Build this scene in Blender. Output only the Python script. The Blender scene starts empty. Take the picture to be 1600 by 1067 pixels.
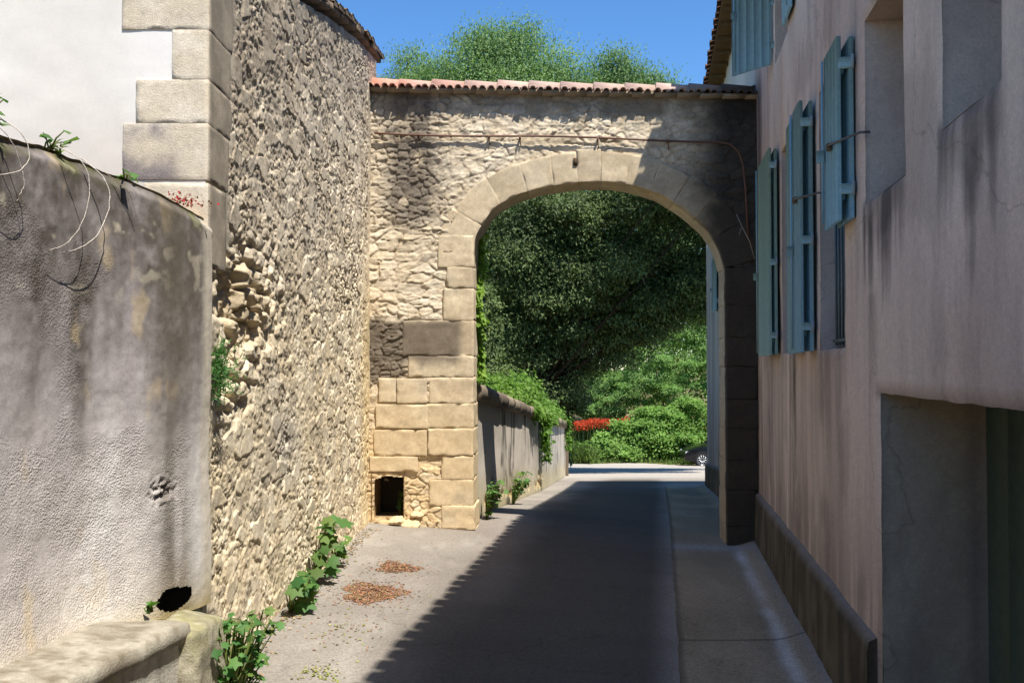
import bpy, bmesh, math, random
import numpy as np
from mathutils import Vector, Matrix

# ------------------------------------------------------------------ camera, sky, sun, exposure
scene = bpy.context.scene
cam_data = bpy.data.cameras.new("camera")
cam = bpy.data.objects.new("camera", cam_data)
scene.collection.objects.link(cam)
scene.camera = cam
cam.location = (0.0, 0.0, 2.0)
cam.rotation_euler = (math.radians(90 + 1.39), 0, 0)
cam_data.sensor_width = 36.0
cam_data.lens = 33.75
cam_data.clip_start = 0.05
cam_data.clip_end = 3000.0

world = bpy.data.worlds.new("World")
scene.world = world
world.use_nodes = True
SUN_TO = Vector((0.311, -0.445, 1.0)).normalized()
SUN_EL = math.asin(SUN_TO.z)
SUN_AZ = math.atan2(SUN_TO.x, SUN_TO.y)
wn = world.node_tree.nodes
bg = wn["Background"]
sky = wn.new("ShaderNodeTexSky")
sky.sky_type = 'NISHITA'
sky.sun_disc = False
sky.sun_elevation = SUN_EL
sky.sun_rotation = SUN_AZ
sky.altitude = 300
sky.air_density = 1.0
sky.dust_density = 0.0
sky.ozone_density = 7.0
hsv = wn.new("ShaderNodeHueSaturation")
hsv.inputs["Saturation"].default_value = 1.14
world.node_tree.links.new(sky.outputs[0], hsv.inputs["Color"])
world.node_tree.links.new(hsv.outputs[0], bg.inputs[0])
bg.inputs[1].default_value = 0.13

sun_data = bpy.data.lights.new("sun", 'SUN')
sun_data.energy = 5.0
sun_data.angle = math.radians(0.5)
sun_data.color = (1.0, 0.95, 0.88)
sun = bpy.data.objects.new("sun", sun_data)
sun.rotation_euler = SUN_TO.to_track_quat('Z', 'Y').to_euler()
sun.location = (6, -9, 20)
scene.collection.objects.link(sun)

scene.view_settings.view_transform = 'Standard'
scene.view_settings.look = 'None'
scene.view_settings.exposure = 0.62
scene.view_settings.gamma = 1.0
scene.render.engine = 'CYCLES'
scene.cycles.use_denoising = True
scene.cycles.max_bounces = 7
scene.cycles.diffuse_bounces = 5
scene.cycles.glossy_bounces = 3
scene.cycles.transmission_bounces = 4
scene.cycles.caustics_reflective = False
scene.cycles.caustics_refractive = False

rng = np.random.default_rng(7)
random.seed(7)

# ------------------------------------------------------------------ noise in numpy
def hsh(ix, iy, iz, seed):
    x = (ix.astype(np.int64) * 374761393 + iy.astype(np.int64) * 668265263 + iz.astype(np.int64) * 2147483647 + seed * 1274126177) & 0xffffffff
    x = ((x ^ (x >> 13)) * 1274126177) & 0xffffffff
    x = ((x ^ (x >> 16)) * 2246822519) & 0xffffffff
    x = x ^ (x >> 15)
    return x.astype(np.float64) / 4294967295.0

def vnoise(x, y, z=None, seed=0):
    x = np.asarray(x, float); y = np.asarray(y, float)
    z = np.zeros_like(x) if z is None else np.asarray(z, float)
    x, y, z = np.broadcast_arrays(x, y, z)
    ix = np.floor(x); iy = np.floor(y); iz = np.floor(z)
    fx = x - ix; fy = y - iy; fz = z - iz
    fx = fx * fx * (3 - 2 * fx); fy = fy * fy * (3 - 2 * fy); fz = fz * fz * (3 - 2 * fz)
    r = 0
    for dx in (0, 1):
        for dy in (0, 1):
            for dz in (0, 1):
                w = (fx if dx else 1 - fx) * (fy if dy else 1 - fy) * (fz if dz else 1 - fz)
                r = r + w * hsh(ix + dx, iy + dy, iz + dz, seed)
    return r * 2 - 1

def fbm(x, y, z=None, oct=4, seed=0, gain=0.5):
    r = 0; a = 1.0; f = 1.0; t = 0
    for o in range(oct):
        r = r + a * vnoise(np.asarray(x) * f, np.asarray(y) * f, None if z is None else np.asarray(z) * f, seed + o * 17)
        t += a; a *= gain; f *= 2.03
    return r / t

def voro(x, y, seed=0, jit=0.9):
    ix = np.floor(x); iy = np.floor(y)
    f1 = np.full(x.shape, 9.0); f2 = np.full(x.shape, 9.0); idd = np.zeros(x.shape)
    for dx in (-1, 0, 1):
        for dy in (-1, 0, 1):
            cx = ix + dx; cy = iy + dy
            px = cx + 0.5 + jit * (hsh(cx, cy, cx * 0, seed) - 0.5)
            py = cy + 0.5 + jit * (hsh(cx, cy, cx * 0 + 1, seed) - 0.5)
            d = np.hypot(x - px, y - py)
            hid = hsh(cx, cy, cx * 0 + 2, seed)
            closer = d < f1
            f2 = np.where(closer, f1, np.minimum(f2, d))
            idd = np.where(closer, hid, idd)
            f1 = np.where(closer, d, f1)
    return f1, f2, idd

def voro_tilt(x, y, seed=0, jit=0.9):
    "voronoi with a random tilt for each cell, so that every stone has its own face"
    ix = np.floor(x); iy = np.floor(y)
    f1 = np.full(x.shape, 9.0); f2 = f1.copy(); idd = np.zeros(x.shape); tl_ = np.zeros(x.shape)
    for dx in (-1, 0, 1):
        for dy in (-1, 0, 1):
            cx = ix + dx; cy = iy + dy; o = cx * 0
            ox = x - (cx + 0.5 + jit * (hsh(cx, cy, o, seed) - 0.5)); oy = y - (cy + 0.5 + jit * (hsh(cx, cy, o + 1, seed) - 0.5))
            d = np.hypot(ox, oy)
            closer = d < f1
            f2 = np.where(closer, f1, np.minimum(f2, d))
            idd = np.where(closer, hsh(cx, cy, o + 2, seed), idd)
            tl_ = np.where(closer, ox * (hsh(cx, cy, o + 3, seed) - 0.5) + oy * (hsh(cx, cy, o + 4, seed) - 0.5), tl_)
            f1 = np.where(closer, d, f1)
    return f1, f2, idd, tl_

def sstep(a, b, x):
    t = np.clip((x - a) / (b - a), 0, 1)
    return t * t * (3 - 2 * t)

def mix(a, b, t):
    t = np.asarray(t)[..., None]
    return np.asarray(a) * (1 - t) + np.asarray(b) * t

def C(r, g, b):
    "sRGB 0-255 look of a base colour -> linear"
    f = lambda v: (v / 255 / 12.92) if v <= 10 else ((v / 255 + 0.055) / 1.055) ** 2.4
    return np.array([f(r), f(g), f(b)])

# ------------------------------------------------------------------ object helpers
def link(o, parent=None):
    scene.collection.objects.link(o)
    if parent is not None:
        o.parent = parent
        o.matrix_parent_inverse = parent.matrix_basis.inverted()
    return o

def make(name, verts, faces, mat=None, parent=None, col=None, smooth=True, matidx=None, local=False):
    verts = np.asarray(verts, float).reshape(-1, 3)
    me = bpy.data.meshes.new(name)
    me.vertices.add(len(verts))
    me.vertices.foreach_set("co", verts.ravel())
    if isinstance(faces, np.ndarray) and faces.ndim == 2:
        n, k = faces.shape
        me.loops.add(n * k); me.polygons.add(n)
        me.loops.foreach_set("vertex_index", faces.astype(np.int32).ravel())
        me.polygons.foreach_set("loop_start", np.arange(n, dtype=np.int32) * k)
        if bpy.app.version < (4, 1):
            me.polygons.foreach_set("loop_total", np.full(n, k, dtype=np.int32))
    else:
        tot = sum(len(f) for f in faces)
        me.loops.add(tot); me.polygons.add(len(faces))
        me.loops.foreach_set("vertex_index", np.concatenate([np.asarray(f, np.int32) for f in faces]))
        ls = np.cumsum([0] + [len(f) for f in faces[:-1]]).astype(np.int32)
        me.polygons.foreach_set("loop_start", ls)
    me.update(calc_edges=True)
    me.validate()
    if smooth is True:
        me.polygons.foreach_set("use_smooth", np.ones(len(me.polygons), dtype=bool))
    if col is not None:
        col = np.asarray(col, float)
        if col.ndim == 1:
            col = np.tile(col, (len(verts), 1))
        c4 = np.ones((len(verts), 4), np.float32); c4[:, :3] = np.clip(col, 0, 1)
        at = me.attributes.new("Col", 'FLOAT_COLOR', 'POINT')
        at.data.foreach_set("color", c4.ravel())
    mats = mat if isinstance(mat, (list, tuple)) else ([mat] if mat else [])
    for m in mats: me.materials.append(m)
    if matidx is not None:
        me.polygons.foreach_set("material_index", np.asarray(matidx, np.int32))
    o = bpy.data.objects.new(name, me)
    scene.collection.objects.link(o)
    if parent is not None:
        o.parent = parent
        if not local:
            o.matrix_parent_inverse = parent.matrix_basis.inverted()
    return o

class MB:
    "collects shapes of one mesh"
    def __init__(s): s.v = []; s.f = []; s.c = []; s.m = []; s.n = 0
    def add(s, v, f, c=(0.5, 0.5, 0.5), m=0):
        v = np.asarray(v, float).reshape(-1, 3)
        s.v.append(v)
        for q in f: s.f.append([int(i) + s.n for i in q]); s.m.append(m)
        c = np.asarray(c, float)
        s.c.append(np.tile(c, (len(v), 1)) if c.ndim == 1 else c)
        s.n += len(v)
    def box(s, o, ax, ay, az, c=(0.5, 0.5, 0.5), m=0, bev=0.0):
        "corner-centred box: centre o, half axis vectors"
        o, ax, ay, az = map(lambda q: np.asarray(q, float), (o, ax, ay, az))
        if bev <= 0:
            v = [o + i * ax + j * ay + k * az for i in (-1, 1) for j in (-1, 1) for k in (-1, 1)]
            s.add(v, [(0, 1, 3, 2), (4, 6, 7, 5), (0, 4, 5, 1), (2, 3, 7, 6), (0, 2, 6, 4), (1, 5, 7, 3)], c, m)
        else:
            v = []; 
            L = [np.linalg.norm(a) for a in (ax, ay, az)]
            t = [max(0.0, 1 - bev / l) for l in L]
            idx = {}
            for i in (-1, 1):
                for j in (-1, 1):
                    for k in (-1, 1):
                        for e in range(3):
                            q = [i * t[0], j * t[1], k * t[2]]; q[e] = (i, j, k)[e]
                            idx[(i, j, k, e)] = len(v)
                            v.append(o + q[0] * ax + q[1] * ay + q[2] * az)
            F = []
            for e in range(3):
                a, b = [x for x in range(3) if x != e]
                for sg in (-1, 1):
                    lp = []
                    for (p, q) in ((-1, -1), (1, -1), (1, 1), (-1, 1)):
                        k = [0, 0, 0]; k[e] = sg; k[a] = p; k[b] = q
                        lp.append(idx[(k[0], k[1], k[2], e)])
                    F.append(lp if (sg == 1) == (e != 1) else lp[::-1])
            for e in range(3):
                a, b = [x for x in range(3) if x != e]
                for p in (-1, 1):
                    for q in (-1, 1):
                        k0 = [0, 0, 0]; k1 = [0, 0, 0]
                        k0[a] = k1[a] = p; k0[b] = k1[b] = q; k0[e] = -1; k1[e] = 1
                        F.append([idx[(*k0, a)], idx[(*k1, a)], idx[(*k1, b)], idx[(*k0, b)]])
            for i in (-1, 1):
                for j in (-1, 1):
                    for k in (-1, 1):
                        F.append([idx[(i, j, k, 0)], idx[(i, j, k, 1)], idx[(i, j, k, 2)]])
            s.add(v, F, c, m)
    def tube(s, pts, r, n=6, c=(0.5, 0.5, 0.5), m=0, cap=True):
        pts = [np.asarray(p, float) for p in pts]
        rs = r if hasattr(r, '__len__') else [r] * len(pts)
        V = []; F = []
        up = np.array([0.3, 0.2, 0.93])
        for i, p in enumerate(pts):
            d = (pts[min(i + 1, len(pts) - 1)] - pts[max(i - 1, 0)])
            d = d / (np.linalg.norm(d) + 1e-9)
            a = np.cross(d, up)
            if np.linalg.norm(a) < 1e-3: a = np.cross(d, [1, 0, 0])
            a /= np.linalg.norm(a); b = np.cross(d, a)
            for k in range(n):
                t = 2 * math.pi * k / n
                V.append(p + rs[i] * (math.cos(t) * a + math.sin(t) * b))
        for i in range(len(pts) - 1):
            for k in range(n):
                F.append((i * n + k, i * n + (k + 1) % n, (i + 1) * n + (k + 1) % n, (i + 1) * n + k))
        if cap:
            F.append(tuple(range(n))[::-1]); F.append(tuple((len(pts) - 1) * n + k for k in range(n)))
        s.add(V, F, c, m)
    def build(s, name, mat, parent=None, smooth=False, local=False):
        return make(name, np.concatenate(s.v), s.f, mat, parent, np.concatenate(s.c), smooth, s.m, local)

def empty(name, loc, label=None, cat=None, group=None, rz=0.0):
    o = bpy.data.objects.new(name, None)
    o.empty_display_size = 0.2
    o.location = loc; o.rotation_euler = (0, 0, rz)
    scene.collection.objects.link(o)
    bpy.context.view_layer.update()
    if label: tag(o, label, cat, group)
    return o

def tag(o, label=None, cat=None, group=None, kind=None):
    if label: o["label"] = label
    if cat: o["category"] = cat
    if group: o["group"] = group
    if kind: o["kind"] = kind
    return o

# ------------------------------------------------------------------ materials
def nodes(name):
    m = bpy.data.materials.new(name); m.use_nodes = True
    nt = m.node_tree
    return m, nt, nt.nodes["Principled BSDF"], nt.nodes, nt.links

def mat_attr(name, rough=0.92, nscale=30.0, namt=0.25, bscale=60.0, bump=0.4, bdist=0.004, spec=0.2, hue=0.0):
    "colour from the Col attribute, broken up by fine noise, with a fine bump"
    m, nt, b, N, L = nodes(name)
    at = N.new("ShaderNodeAttribute"); at.attribute_name = "Col"
    tc = N.new("ShaderNodeTexCoord")
    n1 = N.new("ShaderNodeTexNoise"); n1.inputs["Scale"].default_value = nscale; n1.inputs["Detail"].default_value = 6; n1.inputs["Roughness"].default_value = 0.7
    L.new(tc.outputs["Object"], n1.inputs["Vector"])
    n3 = N.new("ShaderNodeTexNoise"); n3.inputs["Scale"].default_value = nscale * 4.3; n3.inputs["Detail"].default_value = 3; n3.inputs["Roughness"].default_value = 0.8
    L.new(tc.outputs["Object"], n3.inputs["Vector"])
    ad = N.new("ShaderNodeMath"); ad.operation = 'ADD'; L.new(n1.outputs["Fac"], ad.inputs[0]); L.new(n3.outputs["Fac"], ad.inputs[1])
    mr = N.new("ShaderNodeMapRange"); mr.inputs[1].default_value = 0.65; mr.inputs[2].default_value = 1.35
    mr.inputs[3].default_value = 1 - namt; mr.inputs[4].default_value = 1 + namt
    L.new(ad.outputs[0], mr.inputs[0])
    vm = N.new("ShaderNodeVectorMath"); vm.operation = 'SCALE'
    L.new(at.outputs["Color"], vm.inputs[0]); L.new(mr.outputs[0], vm.inputs["Scale"])
    L.new(vm.outputs[0], b.inputs["Base Color"])
    b.inputs["Roughness"].default_value = rough
    b.inputs["Specular IOR Level"].default_value = spec
    if bump > 0:
        n2 = N.new("ShaderNodeTexNoise"); n2.inputs["Scale"].default_value = bscale; n2.inputs["Detail"].default_value = 5; n2.inputs["Roughness"].default_value = 0.65
        L.new(tc.outputs["Object"], n2.inputs["Vector"])
        bp = N.new("ShaderNodeBump"); bp.inputs["Strength"].default_value = bump; bp.inputs["Distance"].default_value = bdist
        L.new(n2.outputs["Fac"], bp.inputs["Height"]); L.new(bp.outputs[0], b.inputs["Normal"])
    return m

def mat_leaf(name, trans=0.35, rough=0.55, spec=0.22):
    m, nt, b, N, L = nodes(name)
    at = N.new("ShaderNodeAttribute"); at.attribute_name = "Col"
    L.new(at.outputs["Color"], b.inputs["Base Color"])
    b.inputs["Roughness"].default_value = rough
    b.inputs["Specular IOR Level"].default_value = spec
    tr = N.new("ShaderNodeBsdfTranslucent")
    vm = N.new("ShaderNodeVectorMath"); vm.operation = 'MULTIPLY'; vm.inputs[1].default_value = (1.1, 1.35, 0.5)
    L.new(at.outputs["Color"], vm.inputs[0]); L.new(vm.outputs[0], tr.inputs["Color"])
    mx = N.new("ShaderNodeMixShader"); mx.inputs[0].default_value = trans
    L.new(b.outputs[0], mx.inputs[1]); L.new(tr.outputs[0], mx.inputs[2])
    L.new(mx.outputs[0], N["Material Output"].inputs["Surface"])
    return m

def mat_plain(name, col, rough=0.5, metal=0.0, spec=0.5):
    m, nt, b, N, L = nodes(name)
    tc = N.new("ShaderNodeTexCoord")
    n1 = N.new("ShaderNodeTexNoise"); n1.inputs["Scale"].default_value = 14; n1.inputs["Detail"].default_value = 5
    L.new(tc.outputs["Object"], n1.inputs["Vector"])
    mr = N.new("ShaderNodeMapRange"); mr.inputs[3].default_value = 0.8; mr.inputs[4].default_value = 1.2
    L.new(n1.outputs["Fac"], mr.inputs[0])
    vm = N.new("ShaderNodeVectorMath"); vm.operation = 'SCALE'; vm.inputs[0].default_value = col
    L.new(mr.outputs[0], vm.inputs["Scale"]); L.new(vm.outputs[0], b.inputs["Base Color"])
    b.inputs["Roughness"].default_value = rough; b.inputs["Metallic"].default_value = metal
    b.inputs["Specular IOR Level"].default_value = spec
    return m

M_STONE = mat_attr("rubble_stone", 0.95, 28, 0.36, 110, 0.8, 0.006)
M_DRESS = mat_attr("dressed_stone", 0.92, 26, 0.26, 110, 0.7, 0.005)
M_STUCCO = mat_attr("pink_render", 0.9, 24, 0.17, 120, 0.5, 0.003)
M_WHITE = mat_attr("white_render", 0.9, 18, 0.05, 120, 0.3, 0.002)
M_CEMENT = mat_attr("pebbled_cement", 0.95, 34, 0.3, 90, 0.9, 0.007)
M_ROAD = mat_attr("asphalt", 0.95, 34, 0.22, 180, 0.55, 0.003)
def add_cracks(m, scale, width, amt, grain):
    nt = m.node_tree; N = nt.nodes; L = nt.links; b = N["Principled BSDF"]
    src = b.inputs["Base Color"].links[0].from_socket
    tc = N.new("ShaderNodeTexCoord")
    nz = N.new("ShaderNodeTexNoise"); nz.inputs["Scale"].default_value = 2.2; nz.inputs["Detail"].default_value = 6
    L.new(tc.outputs["Object"], nz.inputs["Vector"])
    ma = N.new("ShaderNodeVectorMath"); ma.operation = 'MULTIPLY_ADD'; ma.inputs[1].default_value = (0.7, 0.7, 0.7)
    L.new(nz.outputs["Color"], ma.inputs[0]); L.new(tc.outputs["Object"], ma.inputs[2])
    vo = N.new("ShaderNodeTexVoronoi"); vo.feature = 'DISTANCE_TO_EDGE'; vo.inputs["Scale"].default_value = scale
    L.new(ma.outputs[0], vo.inputs["Vector"])
    mr = N.new("ShaderNodeMapRange"); mr.inputs[1].default_value = 0; mr.inputs[2].default_value = width; mr.inputs[3].default_value = 1 - amt; mr.inputs[4].default_value = 1
    L.new(vo.outputs["Distance"], mr.inputs[0])
    g = N.new("ShaderNodeTexVoronoi"); g.inputs["Scale"].default_value = 110
    L.new(tc.outputs["Object"], g.inputs["Vector"])
    gs = N.new("ShaderNodeSeparateColor"); L.new(g.outputs["Color"], gs.inputs[0])
    gm = N.new("ShaderNodeMapRange"); gm.inputs[3].default_value = 1 - grain; gm.inputs[4].default_value = 1 + grain
    L.new(gs.outputs[0], gm.inputs[0])
    mu = N.new("ShaderNodeMath"); mu.operation = 'MULTIPLY'; L.new(mr.outputs[0], mu.inputs[0]); L.new(gm.outputs[0], mu.inputs[1])
    vm = N.new("ShaderNodeVectorMath"); vm.operation = 'SCALE'; L.new(src, vm.inputs[0]); L.new(mu.outputs[0], vm.inputs["Scale"])
    L.new(vm.outputs[0], b.inputs["Base Color"])
add_cracks(M_ROAD, 0.45, 0.005, 0.22, 0.18)
M_CONC = mat_attr("concrete", 0.93, 40, 0.25, 160, 0.5, 0.003)
def mat_pebble():
    "cement face whose pebbles swell where the Peb attribute is high"
    m = mat_attr("pebble_dash", 0.95, 30, 0.25, 150, 0.5, 0.003)
    nt = m.node_tree; N = nt.nodes; L = nt.links
    tc = N.new("ShaderNodeTexCoord"); nz = N.new("ShaderNodeTexNoise"); nz.inputs["Scale"].default_value = 25; nz.inputs["Detail"].default_value = 3
    L.new(tc.outputs["Object"], nz.inputs["Vector"])
    mx = N.new("ShaderNodeVectorMath"); mx.operation = 'MULTIPLY_ADD'; mx.inputs[1].default_value = (0.03, 0.03, 0.03)
    L.new(nz.outputs["Color"], mx.inputs[0]); L.new(tc.outputs["Object"], mx.inputs[2])
    vo = N.new("ShaderNodeTexVoronoi"); vo.inputs["Scale"].default_value = 92; vo.inputs["Randomness"].default_value = 1
    L.new(mx.outputs[0], vo.inputs["Vector"])
    at = N.new("ShaderNodeAttribute"); at.attribute_name = "Peb"
    inv = N.new("ShaderNodeMapRange"); inv.inputs[1].default_value = 0.1; inv.inputs[2].default_value = 0.7; inv.inputs[3].default_value = 1; inv.inputs[4].default_value = 0
    L.new(vo.outputs["Distance"], inv.inputs[0])
    mu = N.new("ShaderNodeMath"); mu.operation = 'MULTIPLY'; L.new(inv.outputs[0], mu.inputs[0]); L.new(at.outputs["Fac"], mu.inputs[1])
    bp = N.new("ShaderNodeBump"); bp.inputs["Strength"].default_value = 0.6; bp.inputs["Distance"].default_value = 0.0050
    b = N["Principled BSDF"]; old = b.inputs["Normal"].links[0].from_node
    L.new(mu.outputs[0], bp.inputs["Height"]); L.new(old.outputs[0], bp.inputs["Normal"]); L.new(bp.outputs[0], b.inputs["Normal"])
    return m
add_cracks(M_CONC, 0.5, 0.004, 0.22, 0.24)
add_cracks(M_STUCCO, 0.35, 0.0035, 0.25, 0.06)
M_PEBBLE = mat_pebble()
M_EARTH = mat_attr("earth", 1.0, 20, 0.3, 30, 0.6, 0.02)
M_TILE = mat_attr("clay_tile", 0.88, 30, 0.25, 80, 0.4, 0.003)
M_PAINT = mat_attr("shutter_paint", 0.62, 18, 0.22, 60, 0.25, 0.002, 0.3)
M_WOOD = mat_attr("eave_wood", 0.85, 12, 0.3, 40, 0.4, 0.003)
M_METAL = mat_attr("old_iron", 0.6, 40, 0.25, 90, 0.3, 0.001, 0.5)
M_LEAF = mat_leaf("leaf")
M_LEAFD = mat_leaf("glossy_leaf", 0.18, 0.55, 0.22)
M_PETAL = mat_leaf("petal", 0.35, 0.7, 0.1)
M_BARK = mat_attr("bark", 0.95, 15, 0.35, 30, 0.8, 0.02)
M_GLASS = mat_plain("window_glass", (0.02, 0.025, 0.03), 0.08, 0, 0.7)
M_CARP = mat_plain("car_paint", (0.005, 0.005, 0.006), 0.22, 0.0, 0.4)
M_TYRE = mat_plain("tyre_rubber", (0.012, 0.012, 0.012), 0.85)
M_RIM = mat_plain("alloy", (0.55, 0.56, 0.58), 0.3, 0.9)
M_LAMP = mat_plain("lamp_glass", (0.45, 0.47, 0.5), 0.1, 0.3)

# ------------------------------------------------------------------ frames of the place
u = np.array([0.1516, 0.9884, 0.0]); nrm = np.array([-0.9884, 0.1516, 0.0])   # the house front on the right
F0 = np.array([1.09, 0.0, 0.0])
def FP(t, z, o=0.0):
    t, z, o = np.broadcast_arrays(np.asarray(t, float), np.asarray(z, float), np.asarray(o, float))
    r = F0 + t[..., None] * u + o[..., None] * nrm
    r[..., 2] = z
    return r
def facx(y): return 1.09 + 0.1534 * y

E = np.array([0.9982, -0.060, 0.0]); EN = np.array([-0.060, -0.9982, 0.0])    # the gateway, towards the viewer
A0 = np.array([-1.556, 10.857, 0.0])
def AP(s, z, o=0.0):
    s, z, o = np.broadcast_arrays(np.asarray(s, float), np.asarray(z, float), np.asarray(o, float))
    r = A0 + s[..., None] * E + o[..., None] * EN
    r[..., 2] = z
    return r

W0 = np.array([-1.695, 5.3, 0.0]); WD = np.array([0.0153, 0.99988, 0.0]); WN = np.array([0.99988, -0.0153, 0.0])
def WP(s, z, o=0.0):
    s, z, o = np.broadcast_arrays(np.asarray(s, float), np.asarray(z, float), np.asarray(o, float))
    r = W0 + s[..., None] * WD + o[..., None] * WN
    r[..., 2] = z
    return r

RW0 = np.array([-0.45, 11.25]); RWD = np.array([0.113, 1.0])                   # the low wall beyond the arch
def rwx(y): return RW0[0] + RWD[0] * (y - RW0[1])

def gz(x, y):
    x = np.asarray(x, float); y = np.asarray(y, float)
    t = np.clip(y - 11.0, 0, None)
    ts = np.where(t < 2, t * t / 4, t - 1)
    ts = np.minimum(ts, 33.0)
    base = -0.081 * ts + np.clip(11.0 - y, 0, 40) * 0.006
    d = np.clip((facx(y) - x) * 0.988, 0, 4.4)
    cross = 0.053 * np.clip(d - 0.95, 0, None) * 1.25 * np.clip(1 - (y - 11.5) / 9, 0, 1)
    return base + cross

# ------------------------------------------------------------------ ground, road, pavement
def sheet(name, xs, ys, zoff, mat, colf, inset=None):
    X, Y = xs, ys
    Z = gz(X, Y) + zoff
    ny, nx = X.shape
    V = np.stack([X, Y, Z], -1).reshape(-1, 3)
    i = np.arange(ny * nx).reshape(ny, nx)
    F = np.stack([i[:-1, :-1], i[:-1, 1:], i[1:, 1:], i[1:, :-1]], -1).reshape(-1, 4)
    return make(name, V, F, mat, None, colf(X, Y).reshape(-1, 3))

yy = np.concatenate([np.linspace(-60, -5, 12), np.linspace(-4, 50, 110), np.geomspace(52, 900, 30)])
xx = np.concatenate([-np.geomspace(900, 12, 20), np.linspace(-11, 22, 67), np.geomspace(24, 900, 20)])
X, Y = np.meshgrid(xx, yy)
def c_ground(X, Y):
    n = fbm(X * 0.6, Y * 0.6, oct=4, seed=3)
    return mix(C(112, 112, 62), C(140, 122, 88), sstep(-0.3, 0.4, n))
tag(sheet("ground", X, Y, -0.03, M_EARTH, c_ground), kind="structure")

def road_left(y):
    a = np.interp(y, [-30, 5.3, 10.8], [-1.75, -1.72, -1.63])
    b = rwx(y) + 0.02
    r = np.where(y < 10.85, a, np.where(y < 11.3, -1.6 + (y - 10.85) / 0.45 * 1.1, b))
    return np.where(y > 29.5, 1.6 - np.clip((y - 29.5) * 4, 0, 22), r)
def road_right(y):
    r = facx(y) - 0.93
    r = np.where(y > 22.2, facx(22.2) - 0.93 + np.clip((y - 22.2) * 5, 0, 30), r)
    return r
ys = np.concatenate([np.linspace(-30, 3, 40), np.arange(3.05, 13, 0.05), np.arange(13, 46.3, 0.15)])
vs = np.linspace(0, 1, 100)
Yg = np.repeat(ys[:, None], len(vs), 1)
Xg = road_left(Yg) * (1 - vs) + road_right(Yg) * vs
far_cut = 45.4 + 0.5 * np.sin(Xg * 0.5) + 0.4 * np.sin(Xg * 1.3)
Yg = np.minimum(Yg, far_cut)
def c_road(X, Y):
    d = (facx(Y) - X) * 0.988
    n = fbm(X * 1.3, Y * 0.6, oct=5, seed=11)
    n2 = fbm(X * 7, Y * 3, oct=4, seed=12)
    col = mix(C(136, 129, 119), C(153, 145, 134), sstep(-0.4, 0.5, n))
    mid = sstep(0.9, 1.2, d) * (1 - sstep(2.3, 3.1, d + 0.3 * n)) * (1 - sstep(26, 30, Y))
    col = mix(col, C(86, 81, 73), mid * 0.9)  # asphalt darkened where the house's shadow lies, shade put into the colour
    dust = sstep(0.1, 0.5, n2 + 0.3 * sstep(3.6, 4.3, d))
    col = mix(col, C(164, 157, 147), dust * 0.35 * sstep(2.6, 3.2, d))
    col = mix(col, C(128, 116, 108), sstep(0.15, 0.55, fbm(X * 0.9 + 7, Y * 0.5, oct=3, seed=14)) * 0.45 * sstep(2.2, 3.0, d))
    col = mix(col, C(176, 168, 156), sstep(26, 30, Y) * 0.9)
    st_ = fbm(X * 0.8, Y * 3.5, oct=4, seed=15)
    col = col * (1 + 0.10 * np.clip(st_, -1, 1))[..., None]
    return col
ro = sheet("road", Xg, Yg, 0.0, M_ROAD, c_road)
tag(ro, kind="structure")

# concrete strip at the foot of the house on the right (raised 2 cm, with its own edge)
ys = np.concatenate([np.linspace(-12, 3, 30), np.arange(3.03, 13, 0.03), np.arange(13, 22.4, 0.08)])
d = np.concatenate([[0.955, 0.953, 0.945], np.linspace(0.93, -0.05, 34)])
Yg = np.repeat(ys[:, None], len(d), 1)
wob = 0.012 * fbm(Yg * 3, Yg * 0 + 1.0, oct=3, seed=21)
Xg = facx(Yg) - (d + wob * (d > 0.9)) / 0.988
Zg = gz(facx(Yg) - 0.9, Yg) + np.where(np.arange(len(d)) == 0, -0.04, np.where(np.arange(len(d)) == 1, 0.008, 0.016)) + 0.10 * sstep(0.28, 0.0, d) * 0.6
Zg = Zg + 0.004 * fbm(Xg * 2, Yg * 2, oct=3, seed=22)
i = np.arange(Yg.size).reshape(Yg.shape)
F = np.stack([i[:-1, :-1], i[:-1, 1:], i[1:, 1:], i[1:, :-1]], -1).reshape(-1, 4)
n = fbm(Xg * 2.5, Yg * 1.1, oct=5, seed=23)
col = mix(C(146, 132, 108), C(166, 150, 124), sstep(-0.4, 0.5, n))
lime = np.exp(-((d - 0.24 + 0.03 * fbm(Yg * 1.6, Yg * 0, oct=3, seed=24)) / 0.05) ** 2)
col = mix(col, C(205, 205, 202), np.clip(lime * (0.65 + 0.6 * fbm(Yg * 2, Xg, oct=3, seed=25)), 0, 1) * (Yg < 11.5))
col = mix(col, C(150, 148, 142), sstep(0.2, 0.05, d) * 0.6)
col = mix(col, C(165, 163, 158), np.exp(-((Yg - 10.45 - 0.15 * (d - 0.4)) / 0.22) ** 2) * 0.7)
col = mix(col, C(60, 58, 56), sstep(0.90, 0.95, d) * 0.7)
for jy in (3.4, 6.9, 13.6, 17.2):
    col = mix(col, C(60, 58, 55), np.exp(-((Yg - jy) / 0.012) ** 2) * 0.7)
tag(make("pavement", np.stack([Xg, Yg, Zg], -1).reshape(-1, 3), F[:, ::-1], M_CONC, None, col.reshape(-1, 3)), kind="structure")

# ------------------------------------------------------------------ stone relief functions
def grid_faces(ny, nx, keep=None):
    i = np.arange(ny * nx).reshape(ny, nx)
    F = np.stack([i[:-1, :-1], i[:-1, 1:], i[1:, 1:], i[1:, :-1]], -1)
    if keep is not None:
        F = F[keep]
    return F.reshape(-1, 4)

def compact(V, F, *attrs):
    used = np.zeros(len(V), bool); used[F.ravel()] = True
    idx = np.cumsum(used) - 1
    return (V[used], idx[F]) + tuple(a[used] for a in attrs)

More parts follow.
